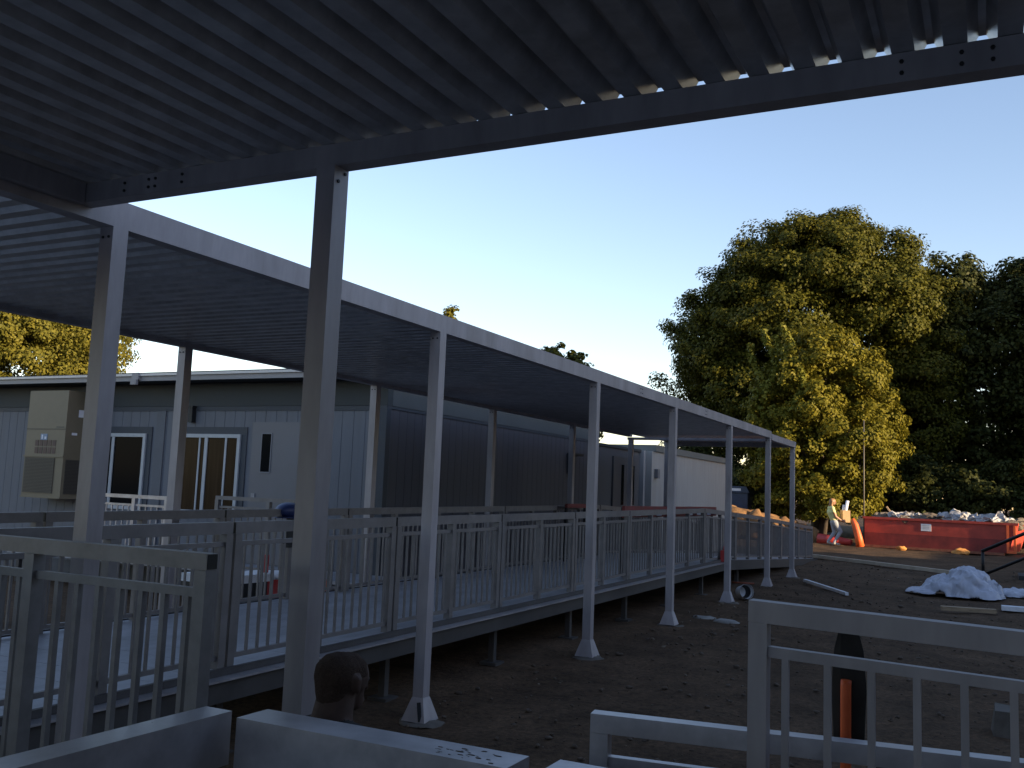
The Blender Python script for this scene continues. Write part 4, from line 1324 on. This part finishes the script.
lob = scatter_lobes((-6.05, 38.9, 4.9), (2.65, 2.3, 3.9), 26, 0.95, 17)
lob += [(-7.4, 38.6, 2.6, 1.1, 1.0, 1.3), (-5.3, 38.2, 1.9, 1.3, 1.0, 1.0), (-4.0, 38.6, 3.0, 0.9, 0.9, 0.9), (-6.6, 38.4, 1.9, 1.2, 1.0, 0.9), (-3.7, 38.7, 4.3, 0.75, 0.8, 0.8)]
vn = []
gg = random.Random(3)
for (vx, vy, vz, ln) in ((-8.3, 37.6, 7.9, 3.2), (-7.7, 37.2, 8.4, 3.0), (-7.2, 36.9, 8.1, 2.0), (-6.6, 36.8, 7.2, 2.2), (-8.0, 37.3, 6.0, 2.4), (-7.0, 36.8, 8.5, 1.2)):
    n = int(ln / 0.16)
    for i in range(n):
        vn.append((vx + 0.25 * math.sin(i * 0.35 + vx), vy, vz - i * 0.16, 0.13 + 0.06 * gg.random()))
tree('young_maple_tree', 'sunlit golden green young maple hung with vines in front of the huge maple', 'tree', (-6.0, 39.0), 8.6, 0.16, lob, LEAF_BUSH, 2.0, 170, 0.12, 31, rmin=0.28, rmax=0.55, vines=vn, zmin=0.9)

lob = scatter_lobes((-0.9, 51.0, 7.4), (4.4, 4.2, 6.9), 36, 1.4, 23)
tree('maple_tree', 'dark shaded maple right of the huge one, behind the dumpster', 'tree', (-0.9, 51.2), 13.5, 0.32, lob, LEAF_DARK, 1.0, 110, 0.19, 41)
lob = scatter_lobes((4.4, 50.0, 7.2), (4.2, 4.2, 6.9), 34, 1.35, 29)
lob += [(1.3, 50.2, 12.8, 0.9, 0.9, 1.2), (2.5, 50, 12.0, 1.1, 1.0, 1.2)]
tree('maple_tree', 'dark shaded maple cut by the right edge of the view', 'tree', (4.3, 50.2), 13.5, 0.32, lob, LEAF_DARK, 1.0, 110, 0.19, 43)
# off to the right: the trees that shade the ones behind the dumpster
for i, (x, y, h) in enumerate(((9.5, 48.8, 13.0), (15.5, 48.5, 13.5), (13.5, 44.6, 14.0), (7.8, 43.8, 11.5))):
    lob = scatter_lobes((x, y, h * 0.52), (4.2, 3.6, h * 0.5), 22, 1.5, 50 + i)
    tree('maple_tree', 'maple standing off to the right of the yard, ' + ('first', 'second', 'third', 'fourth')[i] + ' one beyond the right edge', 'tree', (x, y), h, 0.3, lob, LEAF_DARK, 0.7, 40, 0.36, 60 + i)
# understorey behind dumpster and ramp
for i, (x, y, r, h, lab) in enumerate(((-2.6, 42.5, 2.0, 3.0, 'dark leafy shrub behind the left half of the dumpster'), (0.6, 42.0, 2.2, 3.2, 'dark leafy shrub behind the right half of the dumpster'),
                                       (3.4, 41.0, 2.2, 3.0, 'dark leafy shrub behind the right end of the dumpster, at the edge of view'), (-9.6, 41.5, 1.8, 2.8, 'dark leafy shrub behind the navy bin'),
                                       (-12.8, 42.5, 2.2, 3.6, 'dark leafy shrub behind the pale building'))):
    lob = scatter_lobes((x, y, h * 0.5 + 0.3), (r, 1.3, h * 0.5), 12, 0.8, 70 + i)
    tree('shrub', lab, 'shrub', (x, y), h, 0.08, lob, LEAF_DARK, 1.6, 110, 0.15, 80 + i, 'shrubs under the maples', rmin=0.3, rmax=0.6, zmin=0.1)
# golden tree behind the building on the left
lob = scatter_lobes((-34.6, 23.3, 6.6), (4.6, 4.2, 4.4), 34, 1.3, 37)
tree('golden_tree', 'golden yellow lit tree rising behind the modular building at the left edge', 'tree', (-34.5, 23.4), 10, 0.3, lob, LEAF_GOLD, 1.4, 190, 0.115, 91, rmin=0.35, rmax=0.65)
lob = [(-30.9, 51.5, 12.1, 0.5, 0.5, 1.1), (-30.9, 51.5, 10.4, 1.3, 1.3, 1.6), (-30.9, 51.5, 7.5, 2.3, 2.3, 2.4)]
tree('far_tree', 'small pointed golden treetop just showing above the walkway roof beam', 'tree', (-30.9, 51.6), 13, 0.2, lob, LEAF_GOLD, 2.5, 40, 0.28, 95, rmin=0.25, rmax=0.45)
lob = [(-24.6, 54.8, 9.9, 1.5, 1.2, 1.2), (-23.6, 54.8, 9.2, 1.4, 1.2, 1.2), (-24.5, 55, 7.0, 3.0, 2.5, 2.6)]
tree('far_tree', 'dark low treetop peeping over the walkway roof beam right of the pointed one', 'tree', (-24.5, 55), 11, 0.22, lob, LEAF_MAIN, 2.0, 40, 0.28, 97, rmin=0.3, rmax=0.5)

# ------------------------------------------------------------------ unseen buildings, added to shade the yard and cut low sky glow
sb = empty('shade_building', (22, 2, 0), 'unseen brick block added right of and behind the view to shade the yard', 'building')
bx('wall', BRICK, sb, 13.0, 34.0, -30.0, 22.0, -0.3, 8.2)
bx('coping', CONC, sb, 12.9, 34.1, -30.1, 22.1, 8.203, 8.4)
bx('glow_screen', BRICK, sb, -42.0, 12.99, -32.0, -22.0, -0.3, 4.3)  # added behind the view to block horizon glow and window reflections
bx('glow_screen_cap', CONC, sb, -42.1, 12.89, -32.1, -21.9, 4.303, 4.4)
for i in range(9):
    y = -26 + i * 5.2
    for z in (1.2, 4.8):
        w = bx('window', WHITE_VINYL, sb, 12.955, 12.998, y, y + 2.6, z, z + 1.9)
        bx('pane', GLASS, w, 12.945, 12.954, y + 0.08, y + 2.52, z + 0.08, z + 1.82)
pb = empty('low_shade_building', (14.5, 28, gz(28)), 'low unseen building added off to the right to shade the foot of the dumpster', 'building')
bx('wall', GRAYWALL, pb, 13.0, 17.0, 22.6, 33.5, 0.2, 2.56)  # added mass, its flat top set to cast the dumpster's shadow line
bx('roof', ROOF_DARK, pb, 12.8, 17.2, 22.5, 33.6, 2.563, 2.65)
bx('door', DOOR, pb, 12.95, 12.998, 27, 28, 0.5, 2.4)

# ------------------------------------------------------------------ light, sky, camera
SUN_EL = R(9.0)
to_sun = Vector((0.975, -0.222, 0)).normalized()
az = math.atan2(to_sun.x, to_sun.y)
vec = Vector((to_sun.x * math.cos(SUN_EL), to_sun.y * math.cos(SUN_EL), math.sin(SUN_EL)))
sl = bpy.data.lights.new('sun', 'SUN')
sl.energy = 4.7
sl.angle = R(0.5)
sl.color = (1.0, 0.76, 0.46)
so = bpy.data.objects.new('sun', sl)
so.rotation_euler = (-vec).to_track_quat('-Z', 'Y').to_euler()
so.location = vec * 60
link(so)
w = bpy.data.worlds.new('World')
S.world = w
w.use_nodes = True
nt = w.node_tree
sky = nt.nodes.new('ShaderNodeTexSky')
sky.sky_type = 'NISHITA'
sky.sun_disc = False
sky.sun_elevation = SUN_EL
sky.sun_rotation = az
sky.air_density = 1.0
sky.dust_density = 0.25
sky.ozone_density = 1.7
bg = nt.nodes['Background']
bg.inputs['Strength'].default_value = 0.15
tint = nt.nodes.new('ShaderNodeMix')
tint.data_type = 'RGBA'
tint.blend_type = 'MULTIPLY'
tint.inputs[0].default_value = 1
tint.inputs[7].default_value = (1.07, 0.92, 0.945, 1)
nt.links.new(sky.outputs[0], tint.inputs[6])
nt.links.new(tint.outputs[2], bg.inputs['Color'])

cam = bpy.data.cameras.new('camera')
cam.sensor_fit = 'HORIZONTAL'
cam.sensor_width = 36
cam.lens = 36 * 947.1 / 1024
cam.clip_start = 0.05
cam.clip_end = 6000
co_ = bpy.data.objects.new('camera', cam)
link(co_)
yw, pt, rl = R(26.9957), R(6.4178), R(2.2884)
fw = Vector((-math.sin(yw) * math.cos(pt), math.cos(yw) * math.cos(pt), math.sin(pt)))
rt = Vector((math.cos(yw), math.sin(yw), 0))
up = rt.cross(fw)
r2 = rt * math.cos(rl) + up * math.sin(rl)
u2 = up * math.cos(rl) - rt * math.sin(rl)
M = Matrix((r2, u2, -fw)).transposed().to_4x4()
M.translation = (0, 0, 1.77)
co_.matrix_world = M
S.camera = co_
S.view_settings.view_transform = 'Standard'
S.view_settings.look = 'None'
S.view_settings.exposure = 1.36
S.view_settings.gamma = 1
S.render.engine = 'CYCLES'
S.cycles.max_bounces = 8
S.cycles.diffuse_bounces = 4
S.cycles.use_denoising = True
